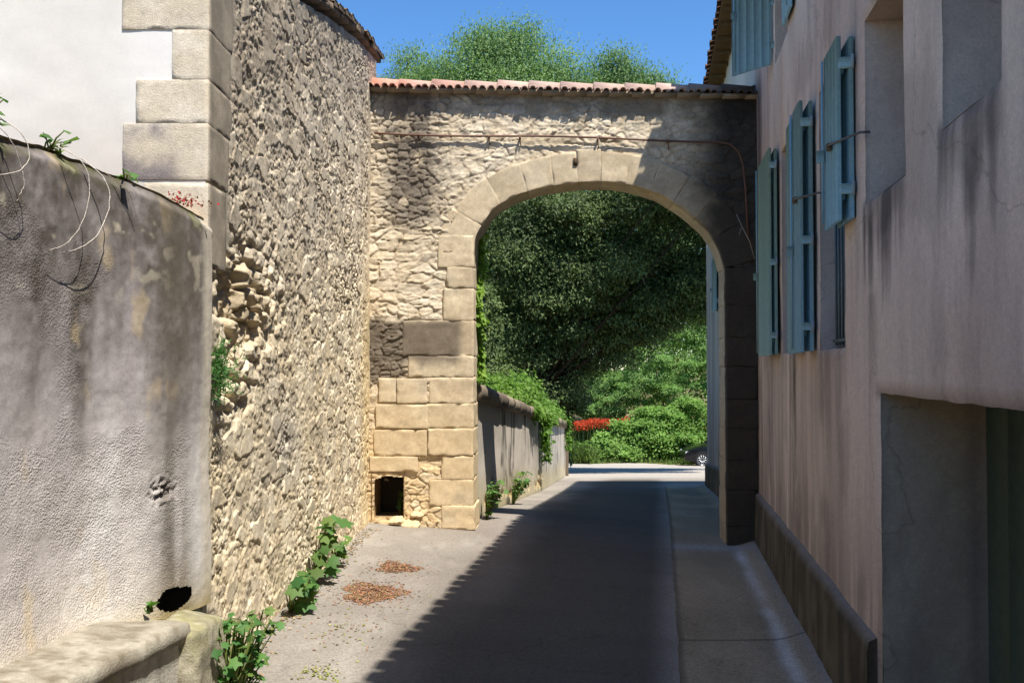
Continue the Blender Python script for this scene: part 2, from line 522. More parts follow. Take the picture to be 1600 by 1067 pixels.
# ---------------- the house on the left: rubble side wall, rendered front, quoins, roof
house = empty("stone_house", (-3.2, 8.3, 0.25), "stone house with rubble side wall, white rendered front and pale corner quoins", "house")
def verge_z(s):
    return np.interp(s + 5.3, [-2, 5.3, 8.5, 9.9, 11.0, 11.6], [3.1, 4.44, 5.23, 5.53, 5.68, 5.73])

s = np.arange(-0.0, 5.95, 0.0085); z = np.arange(0.1, 5.66, 0.0085)
S, Z = np.meshgrid(s, z)
topz = verge_z(S) - 0.13
Zc = np.minimum(Z, topz)
def billow(x, y, oct, seed, gain=0.5):
    r = 0; a_ = 1.0; f = 1.0; t = 0
    for o in range(oct):
        r = r + a_ * np.abs(vnoise(x * f, y * f, None, seed + o * 13)); t += a_; a_ *= gain; f *= 2.07
    return r / t
def side_relief(S, Z):
    ws = S + 0.07 * fbm(S * 4, Z * 4, oct=3, seed=31) + 0.018 * fbm(S * 17, Z * 17, oct=2, seed=45); wz = Z + 0.05 * fbm(S * 4 + 9, Z * 4, oct=3, seed=32) + 0.015 * fbm(S * 17 + 5, Z * 17, oct=2, seed=46)
    f1, f2, idd, tA = voro_tilt(ws / 0.20, wz / 0.12, 33)
    e = np.clip((f2 - f1) / 0.30, 0, 1)
    g1, g2, gid, tB = voro_tilt(ws / 0.066, wz / 0.05, 35)
    ge = np.clip((g2 - g1) / 0.3, 0, 1)
    lump = np.clip(1 - g1, 0, 1)
    bil = billow(ws * 15, wz * 18, 3, 47)
    bil2 = billow(S * 38, Z * 42, 2, 49)
    rough = 0.6 + 0.4 * sstep(-0.3, 0.35, fbm(S * 1.1, Z * 1.1, oct=3, seed=37))
    hi_ = 0.55 + 0.45 * sstep(1.4, 3.2, Z + 0.5 * fbm(S * 0.8, Z * 0.8, oct=2, seed=58))
    gap = 1 - ge; gapb = 1 - e
    void = sstep(-0.15, 0.35, fbm(S * 6 + Z * 2, Z * 8 - S * 2, oct=3, seed=54))
    pit = sstep(0.12, 0.42, fbm(ws * 14 + Z * 5, wz * 18 - S * 5, oct=3, seed=57))
    # stones and mortar sit near one level; the joints are eaten out between them
    bury = sstep(-0.25, 0.25, fbm(S * 2.1, Z * 2.1, oct=3, seed=59) + 0.12)      # where mortar still covers the joints
    h = 0.010 * (idd - 0.5) + 0.009 * (gid - 0.5) + 0.015 * tA + 0.011 * tB + rough * (0.014 * (bil - 0.25) + 0.008 * (bil2 - 0.2)) + 0.006 * fbm(S * 30, Z * 30, oct=3, seed=38)
    eat = hi_ * (0.030 * sstep(0.35, 0.95, gap) * void + 0.022 * sstep(0.5, 1.0, gapb) * (0.3 + 0.7 * void)) + 0.030 * pit * rough * hi_
    h = 0.8 * h - 0.85 * eat * (1 - 0.75 * bury)
    flatst = sstep(0.72, 0.80, idd) * sstep(0.1, 0.4, e)
    h = h * (1 - flatst) + flatst * (0.004 + 0.016 * tA + 0.004 * fbm(S * 20, Z * 20, oct=3, seed=55))
    smooth_stone = 0
    h = h + 0.025 * fbm(S * 0.9, Z * 0.9, oct=2, seed=39)
    # the patch where the facing has fallen away: big loose stones, deep holes
    hole = np.exp(-((S - 0.72) / 0.62) ** 2 - ((Z - 2.40) / 0.27) ** 2)
    hole = np.maximum(hole, 0.45 * np.exp(-((S - 0.45) / 0.4) ** 2 - ((Z - 1.95) / 0.25) ** 2))
    hole = np.clip(hole * 1.25 + 0.25 * fbm(S * 3, Z * 3, oct=3, seed=40) * (hole > 0.05), 0, 1)
    b1, b2, bid = voro(ws / 0.17, wz / 0.125, 43)
    big = np.clip((b2 - b1) / 0.4, 0, 1) ** 0.5 * (0.35 + 0.65 * (bid > 0.33))
    hb = -0.13 + 0.145 * big + 0.05 * (bil - 0.25) + 0.016 * fbm(S * 16, Z * 16, oct=4, seed=44)
    h = h * (1 - hole) + hb * hole
    # corner stones: flat
    corner = sstep(0.50, 0.40, S + 0.08 * fbm(S * 0 + 3, Z * 2.2, oct=2, seed=41)) * sstep(2.55, 2.75, Z + 0.1 * fbm(S * 5, Z * 5, oct=2, seed=48))
    corner2 = sstep(0.26, 0.12, S + 0.06 * fbm(S * 0 + 3, Z * 5, oct=2, seed=41)) * sstep(2.75, 2.5, Z)
    flat = np.maximum(corner, corner2 * 0.6)
    h = h * (1 - flat) + flat * (-0.004 + 0.004 * fbm(S * 14, Z * 14, oct=4, seed=42))
    far = sstep(5.25, 5.5, S) * sstep(1.2, 1.8, Z)
    h = h * (1 - 0.6 * far)
    return h, idd, e, gap, pit, hole, flat, bid, gid
h, idd, e, lump, pit, hole, flat, bid, gid = side_relief(S, Zc)
n = fbm(S * 0.8, Zc * 0.8, oct=4, seed=51); n2 = fbm(S * 5, Zc * 5, oct=4, seed=52)
warm = mix(C(216, 198, 164), C(232, 217, 186), sstep(-0.3, 0.4, n2))
grey = mix(C(200, 185, 160), C(224, 210, 185), sstep(-0.3, 0.4, n2))
hgt = sstep(1.6, 3.4, Zc + 0.5 * n - 0.10 * (S - 2))
col = mix(warm, grey, hgt)
col = mix(col, C(200, 190, 170), sstep(0.70, 0.95, idd) * e * 0.45)
col = mix(col, C(133, 126, 116), sstep(0.3, 0.05, idd) * 0.45 * e)
col = col * (1 + 0.22 * (gid - 0.5) + 0.20 * (idd - 0.5))[..., None]
col = mix(col, C(176, 156, 122), sstep(0.5, 0.95, lump) * 0.45)
col = mix(col, C(150, 138, 120), sstep(0.88, 0.95, gid) * 0.5)
col = mix(col, mix(C(178, 160, 128), C(208, 190, 156), bid), sstep(0.3, 0.9, hole) * 0.8)
col = mix(col, mix(C(178, 168, 148), C(150, 140, 124), sstep(-0.2, 0.4, n2)), flat * 0.9)
# dark lichen and runs below the eaves
st = fbm(S * 4, Zc * 0.5, oct=4, seed=53)
dark = sstep(1.5, 0.2, verge_z(S) - Zc + 0.7 * st) * 0.55 + sstep(0.15, 0.5, st) * hgt * 0.3
col = mix(col, C(112, 101, 88), np.clip(dark, 0, 0.45) * (1 - 0.4 * flat))
col = mix(col, C(150, 147, 140), np.exp(-((S - 1.8) / 0.5) ** 2 - ((Zc - 1.45) / 0.3) ** 2) * 0.6)
col = mix(col, C(214, 190, 140), sstep(4.9, 5.3, S + 0.2 * n2) * sstep(3.2, 2.2, Zc) * 0.6)
V = WP(S, Zc, h).reshape(-1, 3)
F = grid_faces(*S.shape, keep=(Z[:-1, :-1] < topz[:-1, :-1]))
V, F, cc = compact(V, F, col.reshape(-1, 3))
make("side_wall", V, F, M_STONE, house, cc)

# rendered front, with its own gentle unevenness
x = np.linspace(-7.0, -1.70, 150); z = np.linspace(0.2, 4.9, 140)
Xg, Zg = np.meshgrid(x, z)
dy = 0.006 * fbm(Xg * 1.5, Zg * 1.5, oct=4, seed=61) + 0.0025 * fbm(Xg * 9, Zg * 9, oct=3, seed=62)
n = fbm(Xg * 1.2, Zg * 1.2, oct=5, seed=63); n3 = fbm(Xg * 3, Zg * 1.0, oct=4, seed=64)
col = mix(C(222, 216, 206), C(232, 228, 220), sstep(-0.4, 0.4, n))
low = sstep(3.55, 2.95, Zg + 0.25 * n3) * sstep(-3.4, -1.9, Xg)
col = mix(col, C(196, 186, 172), low * 0.75)
col = mix(col, C(205, 196, 184), sstep(0.2, 0.6, n3) * 0.25)
make("front_wall", np.stack([Xg, 5.304 + dy, Zg], -1).reshape(-1, 3), grid_faces(*Xg.shape), M_WHITE, house, col.reshape(-1, 3))

def boxgrid(nx, ny, nz):
    idx = {}; V = []; F = []
    def vid(i, j, k):
        key = (i, j, k)
        if key not in idx:
            idx[key] = len(V); V.append((i / nx * 2 - 1, j / ny * 2 - 1, k / nz * 2 - 1))
        return idx[key]
    for i in range(nx):
        for j in range(ny):
            F.append([vid(i, j, 0), vid(i, j + 1, 0), vid(i + 1, j + 1, 0), vid(i + 1, j, 0)])
            F.append([vid(i, j, nz), vid(i + 1, j, nz), vid(i + 1, j + 1, nz), vid(i, j + 1, nz)])
    for i in range(nx):
        for k in range(nz):
            F.append([vid(i, 0, k), vid(i + 1, 0, k), vid(i + 1, 0, k + 1), vid(i, 0, k + 1)])
            F.append([vid(i, ny, k), vid(i, ny, k + 1), vid(i + 1, ny, k + 1), vid(i + 1, ny, k)])
    for j in range(ny):
        for k in range(nz):
            F.append([vid(0, j, k), vid(0, j, k + 1), vid(0, j + 1, k + 1), vid(0, j + 1, k)])
            F.append([vid(nx, j, k), vid(nx, j + 1, k), vid(nx, j + 1, k + 1), vid(nx, j, k + 1)])
    return np.array(V), np.array(F)

def rounded(q, half, r):
    p = q * half
    c = np.clip(p, -(half - r), half - r)
    dlt = p - c
    l = np.linalg.norm(dlt, axis=1, keepdims=True)
    dirn = dlt / np.maximum(l, 1e-9)
    return c + dirn * r, dirn

def stone_block(name, mapf, half, parent, colf, res=0.03, r=0.015, amp=0.006, mat=None, seed=0, nscale=9.0):
    "a dressed block; mapf takes block coordinates (m) to the place"
    half = np.asarray(half, float)
    nn = [max(4, int(round(2 * hh / res))) for hh in half]
    q, F = boxgrid(*nn)
    for ax_ in range(3):
        t1 = 1 - 2 / nn[ax_]; lim = 1 - r * 1.2 / half[ax_]
        if t1 > 0.01:
            t_ = np.abs(q[:, ax_]); q[:, ax_] = np.where(t_ <= t1 + 1e-6, q[:, ax_] / t1 * lim, q[:, ax_])
    p, dirn = rounded(q, half, r)
    sd = seed * 3.7
    amt = amp * (0.35 * fbm(p[:, 0] * nscale * 4, p[:, 1] * nscale * 4 + sd, p[:, 2] * nscale * 5, oct=3, seed=73) + fbm(p[:, 0] * nscale + sd, p[:, 1] * nscale + sd, p[:, 2] * nscale, oct=4, seed=71) * 1.6)
    nd = (np.abs(dirn) > 0.12).sum(1)
    chip = np.clip(fbm(p[:, 0] * 11 + sd, p[:, 1] * 11, p[:, 2] * 11 + sd, oct=3, seed=74) - 0.05, 0, 1)
    amt = amt - (nd > 1) * chip * amp * 3.2
    p = p + dirn * amt[:, None]
    wv = amp * 0.7
    p = p + wv * np.stack([fbm(p[:, 2] * 7 + sd, p[:, 1] * 3, oct=2, seed=75), 0 * sd + 0 * p[:, 0], fbm(p[:, 0] * 7 + sd, p[:, 1] * 3, oct=2, seed=76)], -1)
    V = mapf(p)
    return make(name, V, F, mat or M_DRESS, parent, colf(V, p))

# quoins: pale blocks standing a little proud of the render and of the side wall
def quoin(x0, x1, z0, z1, back, seed, dark=0.0):
    half = np.array([(x1 - x0) / 2, back / 2, (z1 - z0) / 2 + 0.0012])
    cx, cz = (x0 + x1) / 2, (z0 + z1) / 2
    def mp(p): return np.stack([cx + p[:, 0] + 0.0153 * (p[:, 1] + back / 2) * 0, 5.3 - 0.003 + back / 2 + p[:, 1], cz + p[:, 2]], -1)
    def cf(V, p):
        n = fbm(V[:, 0] * 6, V[:, 1] * 6, V[:, 2] * 6, oct=4, seed=72 + seed)
        c = mix(C(206, 192, 168), C(222, 210, 188), sstep(-0.4, 0.4, n))
        c = mix(c, C(176, 164, 150), sstep(0.3, 0.6, n) * 0.5)
        if dark > 0:
            dk = sstep(-0.5, 0.3, n + (cz - V[:, 2]) * 2.0) * sstep(x1 - 0.1, x1 - 0.2, V[:, 0])
            c = mix(c, C(116, 106, 108), dk * dark)
        side = sstep(5.31, 5.36, V[:, 1])
        c = mix(c, mix(C(132, 122, 106), C(164, 152, 132), sstep(-0.4, 0.4, n)), side * 0.95)
        return c
    stone_block("quoin", mp, half, house, cf, res=0.022, r=0.002, amp=0.0022, seed=seed)
CX = -1.688
quoin(-2.17, CX, 3.865, 4.32, 0.46, 1)
quoin(-1.89, CX, 3.585, 3.862, 0.42, 2)
quoin(-2.09, CX, 3.340, 3.582, 0.50, 3)
quoin(-2.16, CX, 3.025, 3.337, 0.40, 4, 0.85)
quoin(-2.04, CX + 0.004, 2.55, 3.005, 0.34, 5, 0.5)

# roof: clay tiles in rows up the slope; only its verge shows from the street
mb = MB()
for a, b in ((5.18, 6.7), (6.7, 8.2), (8.2, 9.7), (9.7, 10.9), (10.9, 11.55)):
    k = 0
    yv = np.arange(a, b, 0.19)
for y0 in np.arange(5.31, 11.5, 0.17):
    z0 = float(verge_z(y0 - 5.3)); z1 = float(verge_z(y0 + 0.21 - 5.3))
    jx = random.uniform(-0.02, 0.02); jz = random.uniform(-0.008, 0.008)
    n0 = random.random()
    colr = np.array(C(128, 112, 92)) * (0.7 + 0.5 * n0)
    rows = 14 
    V = []; Fq = []
    for k in range(rows + 1):
        xk = -1.645 + 0.0153 * (y0 - 5.3) + jx - 0.30 * k
        for a in np.linspace(0, math.pi, 7):
            yq = y0 + 0.105 - 0.105 * math.cos(a); zq = z0 + (z1 - z0) * 0.5 + 0.034 * math.sin(a) + jz + (0.012 if k % 2 else 0)
            V.append((xk, yq, zq))
    for k in range(rows):
        for a in range(6):
            Fq.append((k * 7 + a, k * 7 + a + 1, (k + 1) * 7 + a + 1, (k + 1) * 7 + a))
    mb.add(V, Fq, colr)
    xv = -1.65 + 0.0153 * (y0 - 5.3) + jx
    V2 = [(xv, y0 - 0.01, z0 - 0.02), (xv, y0 + 0.22, z1 - 0.02), (xv, y0 + 0.22, z1 + 0.03), (xv, y0 - 0.01, z0 + 0.03)]
    mb.add(V2, [(0, 1, 2, 3)], colr * 0.8)
# bed of mortar and flat slabs under the tiles
for a, b in zip(np.arange(5.29, 11.45, 0.45), np.arange(5.74, 12.0, 0.45)):
    b = min(b, 11.55)
    za, zb = float(verge_z(a - 5.3)), float(verge_z(b - 5.3))
    ox = random.uniform(-0.015, 0.015)
    xo = -1.662 + 0.0153 * (a - 5.3) + ox
    v = [(xo, a, za - 0.075), (xo, b, zb - 0.075), (xo, b, zb), (xo, a, za), (-6.9, a, za - 0.075), (-6.9, b, zb - 0.075), (-6.9, b, zb), (-6.9, a, za)]
    mb.add(v, [(0, 1, 2, 3), (4, 7, 6, 5), (0, 4, 5, 1), (3, 2, 6, 7), (0, 3, 7, 4), (1, 5, 6, 2)], C(120, 104, 84))
mb.build("roof", M_TILE, house, smooth=False)
# far and back walls close the house
mb = MB()
v = [(-1.66, 11.36, -0.1), (-6.9, 11.36, -0.1), (-6.9, 11.36, 5.6), (-1.66, 11.36, 5.6)]
mb.add(v, [(0, 1, 2, 3)], C(170, 158, 138))
v = [(-6.9, 5.35, -0.1), (-6.9, 11.36, -0.1), (-6.9, 11.36, 5.6), (-6.9, 5.35, 4.4)]
mb.add(v, [(0, 3, 2, 1)], C(170, 158, 138))
mb.build("back_wall", M_STONE, house)

# ---------------- rendered garden wall in front of it (curves round to meet the corner)
gwall = empty("garden_wall", (-2.1, 3.8, 0.3), "grey pebbled cement wall curving up to the rubble house, moss along its top", "wall")
pl = np.array([(-2.2, -3.0), (-2.17, 1.0), (-2.13, 2.6), (-2.075, 3.86), (-1.99, 4.43), (-1.87, 4.75), (-1.755, 5.0), (-1.672, 5.19), (-1.655, 5.33)])
seg = np.r_[0, np.cumsum(np.hypot(*np.diff(pl, axis=0).T))]
Ltot = seg[-1]
a0 = np.interp(2.2, pl[:, 1], seg)
sv = np.concatenate([np.linspace(0, a0, 60), np.arange(a0 + 0.009, Ltot, 0.009)])
def smooth_line(sv):
    o = np.zeros((len(sv), 2))
    for dlt in np.linspace(-0.09, 0.09, 13):
        q = np.clip(sv + dlt, 0, Ltot)
        o += np.stack([np.interp(q, seg, pl[:, 0]), np.interp(q, seg, pl[:, 1])], -1)
    return o / 13
P2 = smooth_line(sv)
T2 = np.gradient(P2, axis=0); T2 /= np.linalg.norm(T2, axis=1, keepdims=True)
N2 = np.stack([T2[:, 1], -T2[:, 0]], -1)
gtop = np.interp(P2[:, 1], [-3, 2.0, 3.86, 4.43, 4.68, 4.95, 5.2, 5.4], [3.1, 3.0, 2.94, 2.945, 2.91, 2.855, 2.80, 2.79]) + 0.02 * fbm(sv * 5, sv * 0, oct=3, seed=80)
kz = np.concatenate([np.linspace(0, 1, 250)])
SV, KZ = np.meshgrid(sv, kz)
ZZ = 0.70 + KZ * (gtop[None, :] - 0.70)
f1, f2, gi = voro(SV / 0.020, ZZ / 0.016, 81)
peb = np.clip(1 - f1 * 1.3, 0, 1)
pm = sstep(-0.05, 0.25, fbm(SV * 2.6, ZZ * 2.0, oct=5, seed=82) + 0.06 - 0.5 * sstep(0.35, 0.1, gtop[None, :] - ZZ))
pm = pm * sstep(Ltot - 0.08, Ltot - 0.35, SV)
hh = 0.004 * fbm(SV * 12, ZZ * 12, oct=4, seed=83) + 0.02 * fbm(SV * 1.3, ZZ * 1.3, oct=2, seed=84)
hh = hh + 0.09 * np.exp(-(ZZ - 0.70) / 0.11) * sstep(Ltot - 0.3, Ltot - 0.7, SV)
# rounded broken top edge
hh = hh - 0.05 * sstep(0.06, 0.0, gtop[None, :] - ZZ)
scar = np.exp(-((SV - (Ltot - 0.42)) / 0.07) ** 2 - ((ZZ - 1.36) / 0.06) ** 2)
hh = hh + scar * 0.02 * fbm(SV * 40, ZZ * 40, oct=2, seed=85) - 0.03 * scar * (gi > 0.5)
PX = P2[None, :, 0] + N2[None, :, 0] * hh; PY = P2[None, :, 1] + N2[None, :, 1] * hh
nA = fbm(SV * 1.4, ZZ * 1.0, oct=4, seed=86); nS = fbm(SV * 7, ZZ * 0.7, oct=4, seed=87); nB = fbm(SV * 9, ZZ * 9, oct=4, seed=88)
base = mix(C(186, 178, 172), C(210, 203, 195), sstep(-0.3, 0.4, nA))
mauve = sstep(1.25, 1.9, ZZ + 0.3 * nA) 
base = mix(base, C(150, 141, 141), mauve * (0.55 + 0.4 * nS))
td = sstep(1.25, 0.35, gtop[None, :] - ZZ + 0.75 * nS + 0.3 * nB)
base = mix(base, C(86, 79, 70), td * np.clip(0.85 + 0.5 * nB + 0.25 * fbm(SV * 30, ZZ * 22, oct=3, seed=79), 0.2, 0.95))
base = mix(base, C(190, 180, 156), sstep(0.28, 0.45, nB + 0.3 * nA) * sstep(0.8, 0.2, gtop[None, :] - ZZ) * 0.7)
base = mix(base, C(206, 184, 142), sstep(0.36, 0.56, fbm(SV * 5 + 5, ZZ * 3.2, oct=4, seed=89)) * 0.4)
base = mix(base, C(214, 210, 204), sstep(0.1, 0.5, fbm(SV * 4.5 + 2, ZZ * 0.5, oct=3, seed=99)) * sstep(2.2, 1.5, ZZ) * 0.5)
eb = np.exp(-((SV - (Ltot - 0.34) + 0.05 * nA) / 0.14) ** 2)  # dark strip where the face curves to the corner, its shading painted in
base = mix(base, C(92, 84, 72), eb * 0.85 * sstep(-0.6, 0.2, nS + 0.3))
base = mix(base, C(196, 186, 166), sstep(Ltot - 0.17, Ltot - 0.08, SV) * 0.8)
base = mix(base, C(170, 150, 96), np.exp(-(ZZ - 0.72) / 0.10) * 0.7)
base = mix(base, C(84, 88, 40), sstep(0.12, 0.02, gtop[None, :] - ZZ) * sstep(0.0, 0.4, nB) * 0.7)
drain = (np.abs((SV - (Ltot - 0.33) - 0.5 * (ZZ - 0.80)) / 0.125) ** 2.2 + np.abs((ZZ - 0.785 + 0.10 * (SV - (Ltot - 0.33))) / 0.06) ** 2.2) + 0.5 * fbm(SV * 18, ZZ * 18, oct=3, seed=98)
keep = drain[:-1, :-1] > 1.0
V = np.stack([PX, PY, ZZ], -1).reshape(-1, 3)
F = grid_faces(*SV.shape, keep=keep)
V, F, cc, pk = compact(V, F, base.reshape(-1, 3), np.clip(0.04 + pm * (0.55 + 0.45 * sstep(-0.3, 0.3, nB)), 0, 1).ravel())
rf_ = make("render_face", V, F, M_PEBBLE, gwall, cc)
pa = rf_.data.attributes.new("Peb", 'FLOAT', 'POINT'); pa.data.foreach_set("value", pk.astype(np.float32))
# the top: uneven mortar cap running back to the house
nb = 8
TT = np.linspace(0, 1, nb)
SV2, TB = np.meshgrid(sv[::2], TT)
p0 = P2[::2]; n0 = N2[::2]; g0 = gtop[::2]
wid = np.interp(p0[:, 1], [-3, 4.4, 5.0, 5.3], [0.42, 0.30, 0.22, 0.12])
inx = p0[None, :, 0] - n0[None, :, 0] * (TB * wid[None, :] + 0.045)
iny = p0[None, :, 1] - n0[None, :, 1] * (TB * wid[None, :] + 0.045)
iny = np.minimum(iny, 5.33)
inz = g0[None, :] + 0.012 + 0.05 * TB + 0.02 * fbm(SV2 * 9, TB * 3, oct=3, seed=90) * (0.3 + TB)
cn = fbm(SV2 * 8, TB * 4, oct=4, seed=91)
tc_ = mix(C(120, 100, 80), C(168, 150, 118), sstep(-0.3, 0.3, cn))
tc_ = mix(tc_, C(140, 120, 40), sstep(0.3, 0.5, cn) * 0.8)
make("cap", np.stack([inx, iny, inz], -1).reshape(-1, 3), grid_faces(*SV2.shape), M_EARTH, gwall, tc_.reshape(-1, 3))
# soil held up behind the wall
mb = MB()
mb.add([(-7, -3, 2.98), (-2.5, -3, 2.98), (-2.36, 3.9, 2.90), (-2.1, 4.9, 2.86), (-1.95, 5.32, 2.8), (-7, 5.32, 2.9)], [(0, 1, 2, 3, 4, 5)], C(112, 96, 72))
so = mb.build("soil", M_EARTH); tag(so, kind="structure")
# dark box behind the drain hole, standing in for the shade inside
mb = MB()
cpt = smooth_line(np.array([Ltot - 0.33]))[0]
kd = int(np.argmin(np.abs(sv - (Ltot - 0.33)))); nd_ = np.r_[N2[kd], 0]; td_ = np.r_[T2[kd], 0]
mb.box(np.r_[cpt, 0.80] - nd_ * 0.17, td_ * 0.20, nd_ * 0.10, (0, 0, 0.13), C(14, 12, 10))
mb.build("drain_dark_box", M_CEMENT, gwall)

# low ledge at the foot of that wall
ledge = empty("stone_ledge", (-1.8, 3.8, 0.3), "low cement ledge with a worn top at the foot of the pebbled wall", "ledge")
lf = np.array([(-1.95, -3.0), (-1.86, 2.4), (-1.745, 3.62), (-1.645, 4.08), (-1.545, 4.53)])
ys = np.concatenate([np.linspace(-3, 2.4, 20), np.arange(2.43, 4.54, 0.02)])
fx = np.interp(ys, lf[:, 1], lf[:, 0]) + 0.008 * fbm(ys * 4, ys * 0, oct=3, seed=92)
bx = np.minimum(fx - 0.25, -2.05 + 0.0 * ys) - 0.1
prof = []
for k, (tx, zz_) in enumerate([(0.0, 0.1), (0.0, 0.5), (0.0, 0.60), (0.0, 0.705), (0.03, 0.715), (0.035, 0.755), (0.03, 0.79), (0.012, 0.80)]):
    prof.append((fx + tx, np.full_like(ys, zz_)))
for w in np.linspace(0.04, 1, 14):
    prof.append((fx * (1 - w) + bx * w, np.full_like(ys, 0.802)))
PXg = np.stack([p[0] for p in prof]); PZg = np.stack([p[1] for p in prof]); PYg = np.repeat(ys[None, :], len(prof), 0)
PXg = PXg + 0.012 * fbm(PYg * 6, PZg * 6, oct=4, seed=93) * (PZg < 0.79)
PZg = PZg + 0.010 * fbm(PXg * 7, PYg * 7, oct=4, seed=94) * (PZg > 0.75)
n = fbm(PXg * 8, PYg * 5, PZg * 4, oct=4, seed=95); n2 = fbm(PYg * 14, PZg * 1.2, oct=4, seed=96)
col = mix(C(150, 142, 124), C(182, 174, 156), sstep(-0.3, 0.4, n))
face = (PZg < 0.71)
colf_ = mix(C(176, 170, 156), C(140, 132, 118), sstep(-0.1, 0.4, n2))
colf_ = mix(colf_, C(150, 142, 92), sstep(0.3, 0.5, n) * 0.6)
col = np.where(face[..., None], colf_, col)
n5 = fbm(PXg * 24, PYg * 24, PZg * 10, oct=4, seed=100)
col = mix(col, C(112, 100, 80), (~face) * sstep(0.0, 0.35, n5) * 0.6)
col = mix(col, C(110, 98, 78), (~face) * sstep(0.1, 0.5, n) * 0.6)
V = np.stack([PXg, PYg, PZg], -1).reshape(-1, 3)
make("coping", V, grid_faces(*PXg.shape), M_CEMENT, ledge, col.reshape(-1, 3))
def mpb(p): return np.stack([-1.575 + p[:, 0] + 0.03 * p[:, 1], 4.70 + p[:, 1], 0.40 + p[:, 2] + 0.06 * np.where(p[:, 2] > 0, -p[:, 0] * 3 - p[:, 1] * 0.3, 0)], -1)
def cfb(V, p):
    n = fbm(V[:, 0] * 7, V[:, 1] * 7, V[:, 2] * 4, oct=4, seed=97)
    c = mix(C(160, 152, 130), C(188, 178, 152), sstep(-0.3, 0.4, n))
    c = mix(c, C(138, 134, 76), sstep(0.58, 0.78, V[:, 2] + 0.2 * n) * 0.6)
    n9 = fbm(V[:, 0] * 30, V[:, 1] * 30, V[:, 2] * 22, oct=4, seed=197)
    c = mix(c, C(112, 106, 84), sstep(-0.05, 0.35, n9) * 0.55)
    c = mix(c, C(204, 196, 176), sstep(0.15, 0.4, -n9) * 0.5)
    return mix(c, C(110, 106, 90), sstep(0.1, 0.5, n) * 0.5)
stone_block("end_block", mpb, (0.115, 0.20, 0.36), ledge, cfb, res=0.025, r=0.02, amp=0.014, mat=M_CEMENT, seed=9)

# ---------------- the gateway
gate = empty("arched_gateway", (0.6, 10.9, 0.1), "old stone gateway with a wide round arch and a tiled top spanning the lane", "gateway")
INTR = np.array([(1.127, 3.25), (1.135, 3.42), (1.19, 3.53), (1.345, 3.765), (1.61, 3.91), (1.885, 3.99), (2.29, 4.045), (2.66, 4.05), (2.925, 4.00), (3.21, 3.905), (3.50, 3.715), (3.735, 3.51), (3.87, 3.275), (3.925, 3.07)])
def smooth_curve(P, n):
    d = np.r_[0, np.cumsum(np.hypot(*np.diff(P, axis=0).T))]
    q = np.linspace(0, d[-1], 400)
    x = np.interp(q, d, P[:, 0]); z = np.interp(q, d, P[:, 1])
    k = np.hanning(31); k /= k.sum()
    xp = np.pad(x, 15, 'reflect', reflect_type='odd'); zp = np.pad(z, 15, 'reflect', reflect_type='odd')
    x = np.convolve(xp, k, 'valid'); z = np.convolve(zp, k, 'valid')
    d = np.r_[0, np.cumsum(np.hypot(np.diff(x), np.diff(z)))]
    q = np.linspace(0, d[-1], n)
    return np.stack([np.interp(q, d, x), np.interp(q, d, z)], -1)
IC = smooth_curve(INTR, 241)
IT = np.gradient(IC, axis=0); IT /= np.linalg.norm(IT, axis=1, keepdims=True)
INn = np.stack([-IT[:, 1], IT[:, 0]], -1)          # outward (up) normal
def ring_t(i): return 0.37 + 0.05 * math.sin(i * 0.045 + 1) 
EXT = IC + INn * np.array([ring_t(i) for i in range(len(IC))])[:, None]
THICK = 0.52
def in_poly(px, pz, poly):
    inside = np.zeros(px.shape, bool)
    n = len(poly); j = n - 1
    for i in range(n):
        xi, zi = poly[i]; xj, zj = poly[j]
        c = ((zi > pz) != (zj > pz)) & (px < (xj - xi) * (pz - zi) / (zj - zi + 1e-12) + xi)
        inside ^= c; j = i
    return inside
mid = IC + INn * 0.10
cutpoly = np.concatenate([[[1.0, -1.0]], [[1.0, 3.2]], mid, [[4.05, 3.0]], [[4.05, -1.0]]])
cutpoly[1:-1, 0] = np.clip(cutpoly[1:-1, 0], 1.0, 4.05)

s = np.arange(-0.16, 4.42, 0.011); z = np.arange(-0.35, 5.2, 0.011)
S, Z = np.meshgrid(s, z)
gt = 5.13 - 0.036 * S
